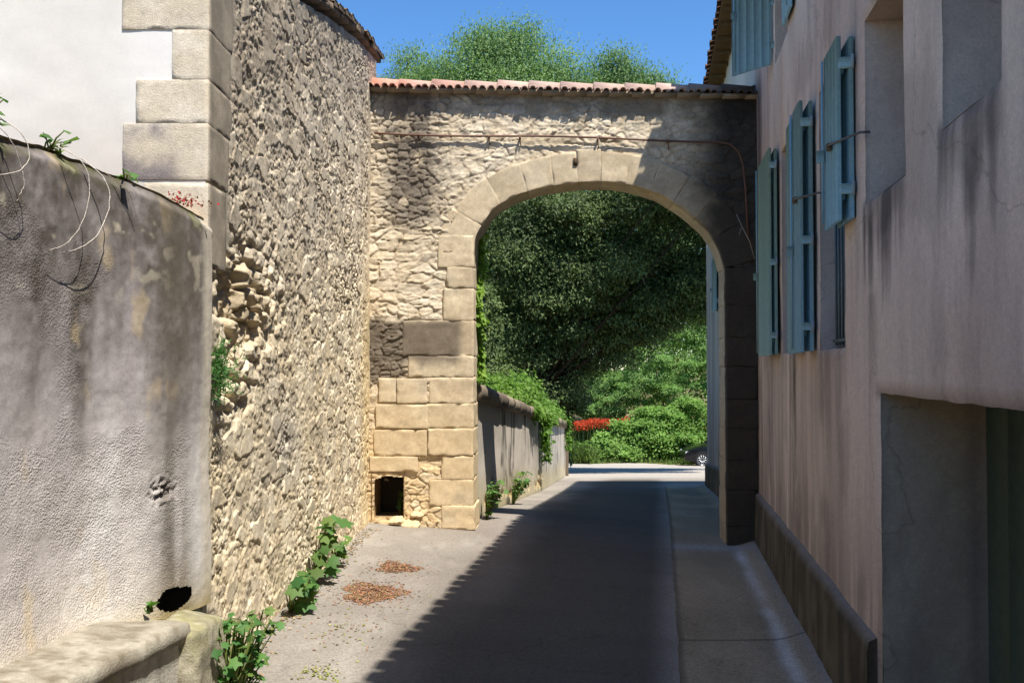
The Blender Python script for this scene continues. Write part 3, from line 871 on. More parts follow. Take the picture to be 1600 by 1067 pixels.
# pier stonework: rows of blocks (s0,s1,z0,z1)
BLK = [(-.16, .31, 2.05, 2.45), (.36, 1.05, 2.05, 2.5), (.30, 1.05, 1.87, 2.04)]
def gate_relief(S, Z):
    ws = S + 0.10 * fbm(S * 3, Z * 3, oct=4, seed=101); wz = Z + 0.05 * fbm(S * 2.5 + 4, Z * 5, oct=3, seed=102) + 0.012 * fbm(S * 20, Z * 20, oct=2, seed=100)
    f1, f2, idd, tA = voro_tilt(ws / 0.25, wz / 0.105, 103)
    g1, g2, gid, tB = voro_tilt(ws / 0.12, wz / 0.075, 104)
    e = np.clip((f2 - f1) / 0.28, 0, 1); e2 = np.clip((g2 - g1) / 0.35, 0, 1)
    small = sstep(-0.1, 0.25, fbm(S * 1.3, Z * 1.3, oct=3, seed=105) - 0.25 * sstep(2.2, 3.4, S))
    k = e ** 0.5 * (1 - small) + (e2 ** 0.55) * small
    ide = idd * (1 - small) + gid * small
    strat = fbm(S * 5, Z * 34, oct=3, seed=106)
    bil = billow(ws * 13, wz * 20, 3, 108)
    ks = sstep(0.0, 0.42, e) * (1 - small) + sstep(0.0, 0.42, e2) * small
    til = tA * (1 - small) + tB * small
    hs = -0.024 * (1 - ks) + 0.012 * (ide - 0.5) + 0.034 * til + 0.008 * fbm(S * 18, Z * 24, oct=4, seed=107) + 0.006 * strat + 0.007 * (bil - 0.25)
    # mortar smeared over joints in places
    mfill = -0.014 + 0.016 * fbm(S * 2.2, Z * 2.2, oct=3, seed=109) + 0.008 * fbm(S * 18, Z * 18, oct=3, seed=110) + 0.02 * (bil - 0.22)
    h = np.maximum(hs, mfill)
    h = h + 0.015 * fbm(S * 1.1, Z * 1.1, oct=2, seed=108)
    # smoother, fully pointed patch towards the top right
    sm = sstep(2.4, 3.1, S) * sstep(3.9, 4.3, Z)
    h = h * (1 - 0.45 * sm)
    return h, ide, k
h, ide, k = gate_relief(S, Z)
n = fbm(S * 1.0, Z * 1.0, oct=4, seed=111); n2 = fbm(S * 6, Z * 6, oct=4, seed=112)
col = mix(C(212, 195, 165), C(226, 211, 184), sstep(-0.35, 0.4, n2))
col = mix(col, C(214, 184, 134), sstep(1.9, 0.9, Z + 0.2 * n) * 0.75)
col = mix(col, C(216, 206, 184), sstep(0.7, 0.95, ide) * k * 0.4)
col = mix(col, C(158, 148, 132), sstep(0.35, 0.1, ide) * k * 0.35)
col = mix(col, C(150, 130, 104), (1 - k) * 0.55)
# black weathering: left shoulder, top, the band of grey blocks, all of the right pier
wl = np.exp(-((S - 0.42) / 0.30) ** 2) * sstep(3.3, 3.9, Z + 0.3 * n)
wt = sstep(0.38, 0.05, gt - Z + 0.2 * n2 + 0.1 * n) * 0.6
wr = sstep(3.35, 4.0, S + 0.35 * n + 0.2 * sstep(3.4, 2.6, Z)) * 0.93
wb = sstep(1.98, 2.12, Z + 0.12 * n2) * sstep(2.56, 2.44, Z + 0.05 * n2) * sstep(1.08, 0.95, S) + 0.8 * sstep(1.7, 1.85, Z + 0.1 * n2) * sstep(2.5, 2.4, Z) * sstep(0.42, 0.25, S + 0.15 * n2)
st = fbm(S * 5, Z * 0.8, oct=3, seed=113)
wl = wl * (0.25 + 0.9 * sstep(-0.35, 0.3, n2 + 0.4 * ide))
def stain(c, wl, wt, wr, wb):
    c = mix(c, C(84, 76, 68), np.clip(wl, 0, 0.8))
    c = mix(c, C(92, 82, 74), np.clip(wt, 0, 0.6))
    c = mix(c, C(88, 78, 68), np.clip(wb, 0, 0.85))
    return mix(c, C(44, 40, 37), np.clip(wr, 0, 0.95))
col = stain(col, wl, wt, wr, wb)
JL = [(-.30, .155, .40), (.155, .42, .36), (.42, .715, .50), (.715, .985, .36), (.985, 1.285, .52), (1.285, 1.565, .66), (1.565, 1.86, .50), (1.86, 2.10, .74), (2.10, 2.50, .80), (2.50, 2.86, .34), (2.86, 3.10, .30), (3.10, 3.46, .40)]
JR = [(-.35, .22, .40), (.22, .62, .32), (.62, .95, .46), (.95, 1.3, .34), (1.3, 1.62, .44), (1.62, 1.98, .34), (1.98, 2.3, .47), (2.3, 2.66, .36), (2.66, 3.08, .42)]
under = in_poly(S, Z, np.concatenate([IC, (IC + INn * 0.31)[::-1]]))
for (z0_, z1_, w_) in JL: under |= (S > 1.127 - w_ + .01) & (S < 1.2) & (Z > z0_) & (Z < z1_)
for (z0_, z1_, w_) in JR: under |= (S > 3.9) & (S < 3.93 + w_ - .01) & (Z > z0_) & (Z < z1_)
for (a_, b_, z0_, z1_) in ((.02, .61, 1.285, 1.555), (.26, .60, 1.57, 1.85), (.05, .25, 1.58, 1.85), (0.0, .60, .98, 1.27), (-.05, .50, .80, .97)): under |= (S > a_ + .01) & (S < b_ - .01) & (Z > z0_ + .01) & (Z < z1_ - .01)
h = np.where(under, np.minimum(h, 0) - 0.025, h)
V = AP(S, Z, h)
zc = np.minimum(V[..., 2], gt); V[..., 2] = zc
inside = in_poly(S, Z, cutpoly)
pass
niche = (S > 0.0) & (S < 0.33) & (Z > 0.28 + 0.03 * n2) & (Z < 0.74 - 0.35 * np.clip(0.12 - S, 0, 1) + 0.02 * n2)
cellok = ~(inside[:-1, :-1] & inside[1:, 1:] & inside[1:, :-1] & inside[:-1, 1:]) & ~niche[:-1, :-1] & (Z[:-1, :-1] < gt[:-1, :-1])
F = grid_faces(*S.shape, keep=cellok)
Vf, F, cc = compact(V.reshape(-1, 3), F, col.reshape(-1, 3))
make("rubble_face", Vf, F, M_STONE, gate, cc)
# back face and top of the masonry (coarser)
sb = np.arange(-0.16, 4.45, 0.045); zb = np.arange(-0.8, 5.16, 0.045)
S2, Z2 = np.meshgrid(sb, zb)
hb, ideb, kb = gate_relief(S2 + 20, Z2)
inb = in_poly(S2, Z2, cutpoly)
F = grid_faces(*S2.shape, keep=~(inb[:-1, :-1] & inb[1:, 1:]) & (Z2[:-1, :-1] < (5.11 - 0.036 * S2)[:-1, :-1]))[:, ::-1]
Vb = AP(S2, np.minimum(Z2, 5.13 - 0.036 * S2), -THICK - hb).reshape(-1, 3)
cb = mix(C(186, 166, 134), C(150, 138, 116), ideb).reshape(-1, 3)
Vb, F, cb = compact(Vb, F, cb)
make("back_face", Vb, F, M_STONE, gate, cb)
# niche lining
mb = MB()
def lining(pts, c):
    mb.add([AP(*p) for p in pts], [(0, 1, 2, 3)], c)
nc = C(150, 126, 90)
lining([(-.02, .26, .02), (-.02, .26, -.5), (-.02, .80, -.5), (-.02, .80, .02)], nc)
lining([(.345, .26, .02), (.345, .80, .02), (.345, .80, -.5), (.345, .26, -.5)], nc)
lining([(-.02, .77, .0), (-.02, .77, -.5), (.345, .77, -.5), (.345, .77, .0)], nc)
lining([(-.02, .27, .0), (.345, .27, .0), (.345, .27, -.5), (-.02, .27, -.5)], nc)
lining([(-.02, .26, -.5), (.345, .26, -.5), (.345, .80, -.5), (-.02, .80, -.5)], C(60, 54, 44))  # back panel coloured dark for the shade deep in the recess
mb.build("niche_lining", M_STONE, gate)

def gate_col(V, p, seed, tone=0.0, jamb=False):
    rel = V - A0
    S_ = rel @ E; Z_ = V[:, 2]
    n = fbm(V[:, 0] * 4 + seed, V[:, 1] * 4, V[:, 2] * 4, oct=4, seed=121)
    n2 = fbm(V[:, 0] * 12, V[:, 1] * 12, V[:, 2] * 26, oct=3, seed=122)
    c = mix(C(190, 172, 142), C(212, 195, 164), sstep(-0.5, 0.5, n + 0.5 * n2))
    c = c * (1 + 0.05 * math.sin(seed * 2.3))
    c = mix(c, C(214, 188, 144), sstep(2.0, 1.0, Z_) * 0.6)
    c = mix(c, C(150, 140, 124), sstep(0.2, 0.6, n) * 0.4)
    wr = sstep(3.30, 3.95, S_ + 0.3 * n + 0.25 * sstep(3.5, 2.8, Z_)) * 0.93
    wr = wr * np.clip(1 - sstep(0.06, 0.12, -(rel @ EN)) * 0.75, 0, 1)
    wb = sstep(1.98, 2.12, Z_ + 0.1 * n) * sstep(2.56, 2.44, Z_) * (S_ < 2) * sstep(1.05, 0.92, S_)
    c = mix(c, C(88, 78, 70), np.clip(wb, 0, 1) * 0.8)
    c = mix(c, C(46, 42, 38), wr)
    if tone: c = mix(c, C(150, 144, 136), np.full(len(V), tone))
    return c
# voussoirs: one block each along the ring
cuts = [0, 22, 44, 66, 86, 104, 121, 139, 158, 177, 197, 217, 240]
for vi, (a, b) in enumerate(zip(cuts[:-1], cuts[1:])):
    ii = np.linspace(a, b, 9)
    def mpv(p, a=a, b=b, vi=vi):
        q = (p[:, 0] / HW + 1) / 2 * (b - a) + a
        ix = np.interp(q, np.arange(len(IC)), IC[:, 0]); iz = np.interp(q, np.arange(len(IC)), IC[:, 1])
        nx = np.interp(q, np.arange(len(IC)), INn[:, 0]); nz = np.interp(q, np.arange(len(IC)), INn[:, 1])
        rad = p[:, 2] + HH
        return AP(ix + nx * rad, iz + nz * rad, p[:, 1] * -1 + 0.012 - THICK / 2 + off)
    L_ = np.hypot(*(IC[b] - IC[a])) 
    HW = L_ / 2; HH = (0.325 + 0.05 * random.random() + (0.06 if vi in (0, 11) else 0)) / 2
    off = random.uniform(-0.006, 0.0)
    stone_block("voussoir", mpv, (HW + 0.0008, THICK / 2 + 0.005, HH), gate, lambda V, p, k=vi: gate_col(V, p, k), res=0.022, r=0.0025, amp=0.004, seed=vi + 20)
# jamb stones
def jamb(s0, s1, z0, z1, seed, off=0.012, tone=0.0, amp=0.006, r=0.004):
    half = np.array([(s1 - s0) / 2 - (-0.0008 if z0 > 2.0 else 0.0012), THICK / 2 + 0.006, (z1 - z0) / 2 - (-0.0008 if z0 > 2.0 else 0.0012)])
    cs, cz = (s0 + s1) / 2, (z0 + z1) / 2
    stone_block("jamb_stone", lambda p: AP(cs + p[:, 0], cz + p[:, 2], -p[:, 1] + off - THICK / 2), half, gate, lambda V, p: gate_col(V, p, seed, tone), res=0.022, r=r, amp=amp, seed=seed + 50)
JL = [(-.30, .155, .40), (.155, .42, .36), (.42, .715, .50), (.715, .985, .36), (.985, 1.285, .52), (1.285, 1.565, .66), (1.565, 1.86, .50), (1.86, 2.10, .74), (2.10, 2.50, .80), (2.50, 2.86, .34), (2.86, 3.10, .30), (3.10, 3.46, .40)]
for j, (z0, z1, w) in enumerate(JL):
    jamb(1.127 - w, 1.127 + (0.02 if z0 < .4 else 0.0), z0, z1, j, off=random.uniform(0.0, 0.010))
jamb(.02, .61, 1.285, 1.555, 31); jamb(.26, .60, 1.57, 1.85, 33); jamb(.05, .25, 1.58, 1.85, 34); jamb(0.0, .60, .98, 1.27, 32, 0.006)
jamb(-.05, .50, .80, .97, 36, 0.012)
JR = [(-.35, .22, .40), (.22, .62, .32), (.62, .95, .46), (.95, 1.3, .34), (1.3, 1.62, .44), (1.62, 1.98, .34), (1.98, 2.3, .47), (2.3, 2.66, .36), (2.66, 3.08, .42)]
for j, (z0, z1, w) in enumerate(JR):
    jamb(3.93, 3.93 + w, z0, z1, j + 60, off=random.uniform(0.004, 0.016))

# tile coping: half-round tiles across, a ridge row along the top
mb = MB()
def half_tile(p0, p1, r0, r1, up, c, n=7, th=0.014):
    p0 = np.asarray(p0, float); p1 = np.asarray(p1, float); d = p1 - p0; d /= np.linalg.norm(d)
    sd = np.cross(d, up); sd /= np.linalg.norm(sd); up2 = np.cross(sd, d)
    V = []; 
    for (p, r) in ((p0, r0), (p1, r1)):
        for rr in (r, r - th):
            for a in np.linspace(0, math.pi, n):
                V.append(p + rr * (math.cos(a) * sd + math.sin(a) * up2 * 0.9))
    Fq = []
    for a in range(n - 1):
        Fq += [(a, a + 1, 2 * n + a + 1, 2 * n + a), (n + a, 3 * n + a, 3 * n + a + 1, n + a + 1), (a, n + a, n + a + 1, a + 1), (2 * n + a, 2 * n + a + 1, 3 * n + a + 1, 3 * n + a)]
    mb.add(V, Fq, c)
def tile_col(s):
    f = random.random()
    c = mix(C(194, 134, 112), C(196, 168, 152), np.array(max(0, min(1.0, 0.30 + s / 2.0 + 0.5 * (f - 0.5)))))
    if s > 3.2: c = mix(c, C(90, 76, 66), np.array(min(1, (s - 3.2) * 1.4)))  # right-hand tiles darkened: the house's cast shadow put into their colour
    return np.clip(c * (0.8 + 0.35 * random.random()), 0, 1)
for s_ in np.arange(-0.05, 4.40, 0.092):
    zt = 5.145 - 0.036 * s_ + random.uniform(-0.006, 0.006)
    j = random.uniform(-0.012, 0.012)
    c = tile_col(s_)
    half_tile(AP(s_ + j, zt - 0.01, 0.125 + random.uniform(-.015, .015)), AP(s_ + j, zt + 0.065, -0.24), 0.043 + random.uniform(-.004, .004), 0.038, np.array([0, 0, 1.0]), c)
    half_tile(AP(s_ + j, zt - 0.01, -THICK - 0.085), AP(s_ + j, zt + 0.065, -THICK / 2), 0.043 + random.uniform(-.004, .004), 0.038, np.array([0, 0, 1.0]), c)
s_ = -0.08
while s_ < 4.4:
    L_ = random.uniform(0.33, 0.38)
    zt = 5.225 - 0.036 * s_ + random.uniform(-0.006, 0.006)
    half_tile(AP(s_, zt - 0.025, -0.15), AP(s_ + L_ + 0.04, zt - 0.036 * L_ - 0.037, -0.15), 0.115, 0.098, np.array([0, 0, 1.0]), tile_col(s_), n=9)
    s_ += L_
# mortar bed under the tiles
for s_ in np.arange(-0.1, 4.40, 0.25):
    zt = 5.11 - 0.036 * s_
    mb.box(AP(s_ + 0.125, zt + 0.005 + random.uniform(-.003, .003), -THICK / 2), E * 0.125, EN * (THICK / 2 + 0.092 + random.uniform(-.008, .008)), (0, 0, 0.018), C(150, 132, 108))
mb.build("tile_coping", M_TILE, gate, smooth=False)

# iron rail along the gateway
mb = MB()
rust = C(108, 76, 58)
pts = [AP(t, 4.62 - 0.038 * t - 0.012 * math.sin(t * 2.2), 0.045) for t in np.linspace(0, 3.86, 24)]
pts += [AP(3.98, 4.44, 0.045), AP(4.07, 4.36, 0.045), AP(4.12, 4.22, 0.045), AP(4.15, 3.9, 0.045), AP(4.17, 3.4, 0.05)]
mb.tube(pts, 0.0115, 6, rust)
mb.build("iron_rail", M_METAL, gate, smooth=True)
for t in (0.5, 1.3, 1.65, 2.52, 3.3):
    mb = MB(); mb.box(AP(t, 4.61 - 0.038 * t, 0.02), E * 0.010, EN * 0.042, (0, 0, 0.012), rust); mb.tube([AP(t, 4.6 - 0.038 * t, 0.03), AP(t + 0.01, 4.52 - 0.038 * t, 0.02)], 0.006, 5, rust)
    mb.build("rail_clip", M_METAL, gate)
# dark block standing in for the shade of a square hole in the crown
mb = MB()
mb.box(AP(2.27, 4.27, 0.012), E * 0.022, EN * 0.012, (0, 0, 0.042), C(84, 68, 50))
mb.build("socket_dark_block", M_DRESS, gate)
# loose stones at the foot of the niche
for k_, (ss, zz_, r_) in enumerate(((0.28, 0.25, 0.07), (0.42, 0.22, 0.08), (0.50, 0.33, 0.06))):
    stone_block("footing_stone", lambda p, ss=ss, zz_=zz_: AP(ss + p[:, 0], zz_ + p[:, 2], 0.03 - p[:, 1]), (r_ * 1.3, r_, r_ * 0.6), gate, lambda V, p: gate_col(V, p, 5), res=0.02, r=r_ * 0.5, amp=0.02, seed=k_ + 90)

# ---------------- the house on the right
town = empty("town_house", (3.5, 8.0, 0.0), "pinkish rendered town house in shade with blue shutters, deep windows and a green garage door", "house")
OPEN = {  # t0,t1,z0,z1,recess
    'garage': (2.15, 4.84, -0.1, 1.86, 0.52),
    'w3': (3.09, 3.74, 2.91, 4.25, 0.30), 'w2': (4.30, 5.14, 2.85, 3.83, 0.30), 'w1': (5.71, 6.62, 2.10, 3.86, 0.26),
    'w0': (7.74, 8.65, 2.10, 3.90, 0.26), 'u0': (8.09, 9.05, 4.82, 6.15, 0.26), 'far': (15.9, 16.85, 2.96, 3.95, 0.26),
    'w4': (0.6, 1.4, 2.9, 4.25, 0.30)}
TEND = 22.3; EAVE = 6.72
def lines(lo, hi, fine_lo, fine_hi, fs, cs, extra):
    a = np.concatenate([np.arange(lo, fine_lo, cs), np.arange(fine_lo, fine_hi, fs), np.arange(fine_hi, hi, cs), [hi]])
    a = np.array([v for v in a if min(abs(v - e_) for e_ in extra) > fs * 0.5 or v in (lo, hi)])
    return np.unique(np.concatenate([a, extra]))
tl = lines(-9.0, TEND, 2.0, 11.0, 0.03, 0.15, [v for o_ in OPEN.values() for v in o_[:2]])
zl = lines(-1.4, EAVE, -0.05, 5.4, 0.03, 0.12, sorted(set(v for o_ in OPEN.values() for v in o_[2:4])))
T, Zg = np.meshgrid(tl, zl)
edge_d = np.full(T.shape, 9.0)
def facade_col(T, Zg):
    nA = fbm(T * 0.7, Zg * 0.7, oct=4, seed=131); nS = fbm(T * 3.2, Zg * 0.28, oct=5, seed=132); nF = fbm(T * 9, Zg * 0.6, oct=4, seed=133); nB = fbm(T * 6, Zg * 6, oct=4, seed=134)
    c = mix(C(207, 184, 166), C(221, 201, 182), sstep(-0.4, 0.4, nA))
    c = mix(c, C(196, 172, 158), sstep(0.0, 0.5, nS) * 0.4)
    c = mix(c, C(220, 190, 162), sstep(0.1, 0.5, fbm(T * 1.3 + 5, Zg * 0.25, oct=3, seed=135)) * 0.5)
    # faint grey run-off across the face
    c = mix(c, C(116, 104, 98), sstep(0.1, 0.4, nF) * 0.22 * sstep(0.3, -0.2, nA))
    c = mix(c, C(128, 112, 104), sstep(0.0, 0.35, fbm(T * 2.2, Zg * 0.5, oct=5, seed=137)) * 0.22)
    c = mix(c, C(104, 94, 90), sstep(0.18, 0.45, fbm(T * 2.6 + 9, Zg * 1.4, oct=5, seed=138)) * 0.28)
    # sills: dark runs below each opening, strongest right under the edge
    def runs(t0, t1, zs, length, amt, ph, colr=C(72, 66, 62)):
        k = sstep(t0 - 0.05, t0 + 0.05, T) * sstep(t1 + 0.05, t1 - 0.05, T)
        fin = fbm(T * 14 + ph, Zg * 0.5, oct=4, seed=136)
        d_ = (zs - Zg) / (length * (0.75 + 0.9 * fin))
        m = k * sstep(1.05, 0.15, d_ + 0.35 * nB) * (0.7 + 0.45 * sstep(-0.2, 0.3, fin)) * (Zg < zs + 0.01)
        return mix(c, colr, np.clip(m * amt * (0.8 + 0.4 * nB), 0, 0.9))
    c = runs(3.05, 3.78, 2.91, 0.62, 1.0, 1)
    c = runs(4.30, 5.16, 2.85, 0.6, 1.0, 2)
    c = runs(5.66, 6.66, 2.10, 1.0, 0.4, 3)
    c = runs(6.65, 7.1, 2.12, 1.7, 0.25, 4)
    c = runs(7.72, 8.15, 2.12, 2.0, 0.85, 5, C(76, 66, 46))
    c = runs(8.3, 9.9, 2.12, 1.7, 0.36, 6)
    c = runs(15.8, 17.6, 2.96, 2.6, 0.6, 7)
    c = runs(4.86, 5.05, 2.35, 1.2, 0.45, 8)
    # rising dirt just above the plinth
    ris = sstep(0.9 + 0.55 * nF, 0.0, Zg - 0.55) * 0.45
    c = mix(c, C(96, 88, 82), np.clip(ris * sstep(-0.3, 0.2, nF + 0.2), 0, 0.8))
    # darker line along the garage lintel, darker band beside the gateway
    c = mix(c, C(84, 74, 68), np.exp(-((Zg - 1.87) / 0.03) ** 2) * 0.5 * (T < 4.9))
    c = mix(c, C(84, 76, 72), np.exp(-((T - 10.45) / 0.22) ** 2) * sstep(2.4, 4.2, Zg) * sstep(5.25, 4.9, Zg + 0.1 * nB) * 0.8)
    # pale limewash beyond the gateway, greyer below
    farw = sstep(10.9, 11.0, T)
    lime = mix(C(196, 190, 182), C(214, 208, 198), sstep(-0.3, 0.3, nA))
    c = np.where((farw > 0.5)[..., None] & (Zg > 4.6)[..., None], lime, c)
    lowf = mix(C(150, 140, 130), C(176, 164, 150), sstep(-0.3, 0.3, nS))
    c = np.where((farw > 0.5)[..., None] & (Zg <= 4.6)[..., None], mix(lowf, C(90, 82, 74), sstep(0.1, 0.5, nF) * 0.6), c)
    return c
disp = 0.006 * fbm(T * 1.4, Zg * 1.4, oct=4, seed=141) + 0.0022 * fbm(T * 9, Zg * 9, oct=3, seed=142)
for (a, b, c0, c1, r_) in OPEN.values():
    dd = np.maximum(np.maximum(a - T, T - b), np.maximum(c0 - Zg, Zg - c1))
    edge_d = np.minimum(edge_d, np.abs(dd))
wobt = 0.007 * fbm(T * 5, Zg * 5, oct=2, seed=143) * sstep(0.08, 0.0, edge_d)
disp = disp - 0.012 * sstep(0.022, 0.0, edge_d)
tc2 = 0.5 * (tl[:-1] + tl[1:]); zc2 = 0.5 * (zl[:-1] + zl[1:])
TC, ZC = np.meshgrid(tc2, zc2)
keep = np.ones(TC.shape, bool)
for (a, b, c0, c1, r_) in OPEN.values():
    keep &= ~((TC > a) & (TC < b) & (ZC > c0) & (ZC < c1))
V = FP(T + wobt, Zg + wobt, disp).reshape(-1, 3)
F = grid_faces(*T.shape, keep=keep)[:, ::-1]
V, F, cc = compact(V, F, facade_col(T, Zg).reshape(-1, 3))
# reveals of every opening belong to the same wall
RV, RF, RC = [V], [F], [cc]; nv = len(V)
for key, (a, b, c0, c1, r_) in OPEN.items():
    for kind in ('far', 'near', 'head', 'sill'):
        nk = 12; ne = 24
        if kind in ('far', 'near'):
            zz_ = np.linspace(c0, c1, ne); oo = np.linspace(-0.012, -r_ - 0.02, nk)
            ZZ_, OO = np.meshgrid(zz_, oo); TT_ = np.full_like(ZZ_, b if kind == 'far' else a)
        else:
            tt = np.linspace(a, b, ne); oo = np.linspace(-0.012, -r_ - 0.02, nk)
            TT_, OO = np.meshgrid(tt, oo); ZZ_ = np.full_like(TT_, c1 if kind == 'head' else c0)
        nn_ = fbm(TT_ * 3 + OO * 4, ZZ_ * 3 + OO * 3, oct=4, seed=151)
        cr = mix(C(194, 174, 160), C(210, 190, 174), sstep(-0.3, 0.3, nn_))
        if key == 'garage': cr = mix(C(160, 144, 124), C(174, 158, 136), sstep(-0.3, 0.3, nn_))
        if kind == 'sill': cr = mix(cr, C(86, 76, 66), 0.5 + 0.3 * nn_)
        if kind == 'far': cr = mix(cr, C(110, 98, 92), sstep(0.0, 0.5, fbm(OO * 9, ZZ_ * 0.8, oct=4, seed=152)) * 0.5)
        RV.append(FP(TT_, ZZ_, OO + 0.003 * nn_).reshape(-1, 3)); RC.append(cr.reshape(-1, 3))
        Fq = grid_faces(*TT_.shape)
        if kind in ('near', 'sill'): Fq = Fq[:, ::-1]
        RF.append(Fq + nv); nv += TT_.size
# end wall and back wall
DEEP = 8.5
for (ta, tb, oa, ob) in ((TEND, TEND, 0, -DEEP), (-9, TEND, -DEEP, -DEEP), (-9, -9, 0, -DEEP)):
    aa, zz_ = np.meshgrid(np.linspace(0, 1, 20), np.linspace(-3, EAVE, 20))
    TT_ = ta + (tb - ta) * aa; OO = oa + (ob - oa) * aa
    RV.append(FP(TT_, zz_, OO).reshape(-1, 3)); RC.append(facade_col(TT_ + OO, zz_).reshape(-1, 3))
    RF.append(grid_faces(20, 20) + nv); nv += 400
make("wall", np.concatenate(RV), np.concatenate(RF), M_STUCCO, town, np.concatenate(RC))

# plinth
def plinth(t0, t1, fs, seedp):
    tt = np.concatenate([np.arange(t0, t1, fs), [t1]])
    prof = [(0.055, -1.7), (0.055, -0.6), (0.055, 0.0), (0.055, 0.15), (0.055, 0.3), (0.053, 0.42), (0.05, 0.50), (0.042, 0.545), (0.02, 0.56), (-0.012, 0.575)]
    O = np.repeat(np.array([p[0] for p in prof])[:, None], len(tt), 1); Zp = np.repeat(np.array([p[1] for p in prof])[:, None], len(tt), 1)
    Tp = np.repeat(tt[None, :], len(prof), 0)
    base_z = gz(facx(tt) - 0.9, tt)[None, :]
    Zp = np.where(Zp > -0.1, Zp + base_z + 0.03, Zp)
    O = O + 0.012 * fbm(Tp * 4, Zp * 6, oct=4, seed=161 + seedp) * (O > 0)
    Zp = Zp + 0.010 * fbm(Tp * 3, O * 0, oct=3, seed=162) * (Zp > 0.3)
    n = fbm(Tp * 5, Zp * 5, oct=4, seed=163); nS = fbm(Tp * 8, Zp * 1.0, oct=3, seed=164)
    c = mix(C(84, 76, 60), C(110, 100, 82), sstep(-0.3, 0.4, n))
    c = mix(c, C(60, 58, 44), sstep(0.0, 0.4, nS) * 0.6)
    top = np.arange(len(prof))[:, None] * np.ones_like(Tp)
    c = mix(c, C(150, 142, 134), sstep(6.5, 7.5, top) * 0.7)
    F = grid_faces(*Tp.shape)[:, ::-1]
    V = FP(Tp, Zp, O).reshape(-1, 3)
    e0 = [int(k * len(tt)) for k in range(len(prof))]; e1 = [int(k * len(tt) + len(tt) - 1) for k in range(len(prof))]
    back = FP(np.array([t0, t0, t1, t1]), np.array([-1.7, .57, -1.7, .57]), np.full(4, -.02))
    Fl = [list(map(int, f)) for f in F] + [e0 + [len(V) + 1, len(V)], (e1 + [len(V) + 3, len(V) + 2])[::-1]]
    make("plinth", np.concatenate([V, back]), Fl, M_CEMENT, town, np.concatenate([c.reshape(-1, 3), np.tile(C(120, 114, 104), (4, 1))]), smooth=False)
plinth(4.90, 10.62, 0.04, 0)
plinth(11.15, TEND, 0.12, 1)
plinth(-9, 2.1, 0.2, 2)

# garage door and floor of its recess
mb = MB()
a, b, c0, c1, r_ = OPEN['garage']
gc = C(104, 116, 98)
nslat = 9
for k_ in range(nslat):
    t0 = a + (b - a) * k_ / nslat; t1 = a + (b - a) * (k_ + 1) / nslat
    mb.box(FP((t0 + t1) / 2, (c0 + c1) / 2, -r_), u * ((t1 - t0) / 2 - 0.003), nrm * 0.02, (0, 0, (c1 - c0) / 2), gc * (0.95 + 0.1 * random.random()), bev=0.006)
mb.box(FP((a + b) / 2, 0.7, -r_ - 0.02), u * (b - a) / 2, nrm * 0.012, (0, 0, 1.1), C(40, 60, 36))
mb.build("garage_door", M_PAINT, town)
mb = MB()
mb.box(FP((a + b) / 2, -0.03, -0.27), u * ((b - a) / 2 - 0.002), nrm * 0.30, (0, 0, 0.06), C(110, 106, 100))
mb.build("garage_threshold", M_CONC, town)

# windows: frame and pane as child of the frame
for key in ('w0', 'w1', 'w2', 'w3', 'w4', 'u0', 'far'):
    a, b, c0, c1, r_ = OPEN[key]
    mb = MB(); o_ = -r_; fw = 0.035; cw = C(150, 146, 138)
    cz = (c0 + c1) / 2; ct = (a + b) / 2
    for t_ in (a + fw, b - fw, ct - 0.03, ct + 0.03):
        mb.box(FP(t_, cz, o_), u * (fw if abs(t_ - ct) > 0.1 else 0.028), nrm * 0.03, (0, 0, (c1 - c0) / 2), cw, bev=0.006)
    for z_ in (c0 + fw, c1 - fw, c0 + (c1 - c0) * 0.36, c0 + (c1 - c0) * 0.68):
        for (p, q) in ((a + 2 * fw, ct - 0.058), (ct + 0.058, b - 2 * fw)):
            mb.box(FP((p + q) / 2, z_, o_), u * ((q - p) / 2), nrm * (0.027 if abs(z_ - cz) > .45 else 0.02), (0, 0, fw if z_ in (c0 + fw, c1 - fw) else 0.014), cw, bev=0.004)
    w = mb.build("window", M_PAINT, town)
    pm_ = MB()
    pm_.box(FP(ct, cz, o_ - 0.012), u * ((b - a) / 2 - 0.02), nrm * 0.003, (0, 0, (c1 - c0) / 2 - 0.02), C(20, 22, 25))
    p_ = pm_.build("pane", M_GLASS, w)
# grille in the tall window nearest the gateway's shutters
a, b, c0, c1, r_ = OPEN['w1']
mb = MB(); gcol = C(86, 104, 106)
for t_ in np.arange(a + 0.05, b, 0.11):
    mb.tube([FP(t_, c0 + 0.03, -0.10), FP(t_, 3.02, -0.10)], 0.009, 6, gcol)
for z_ in (c0 + 0.06, 3.0):
    mb.tube([FP(a - 0.0, z_, -0.10), FP(b, z_, -0.10)], 0.012, 6, gcol)
mb.build("grille", M_METAL, town)

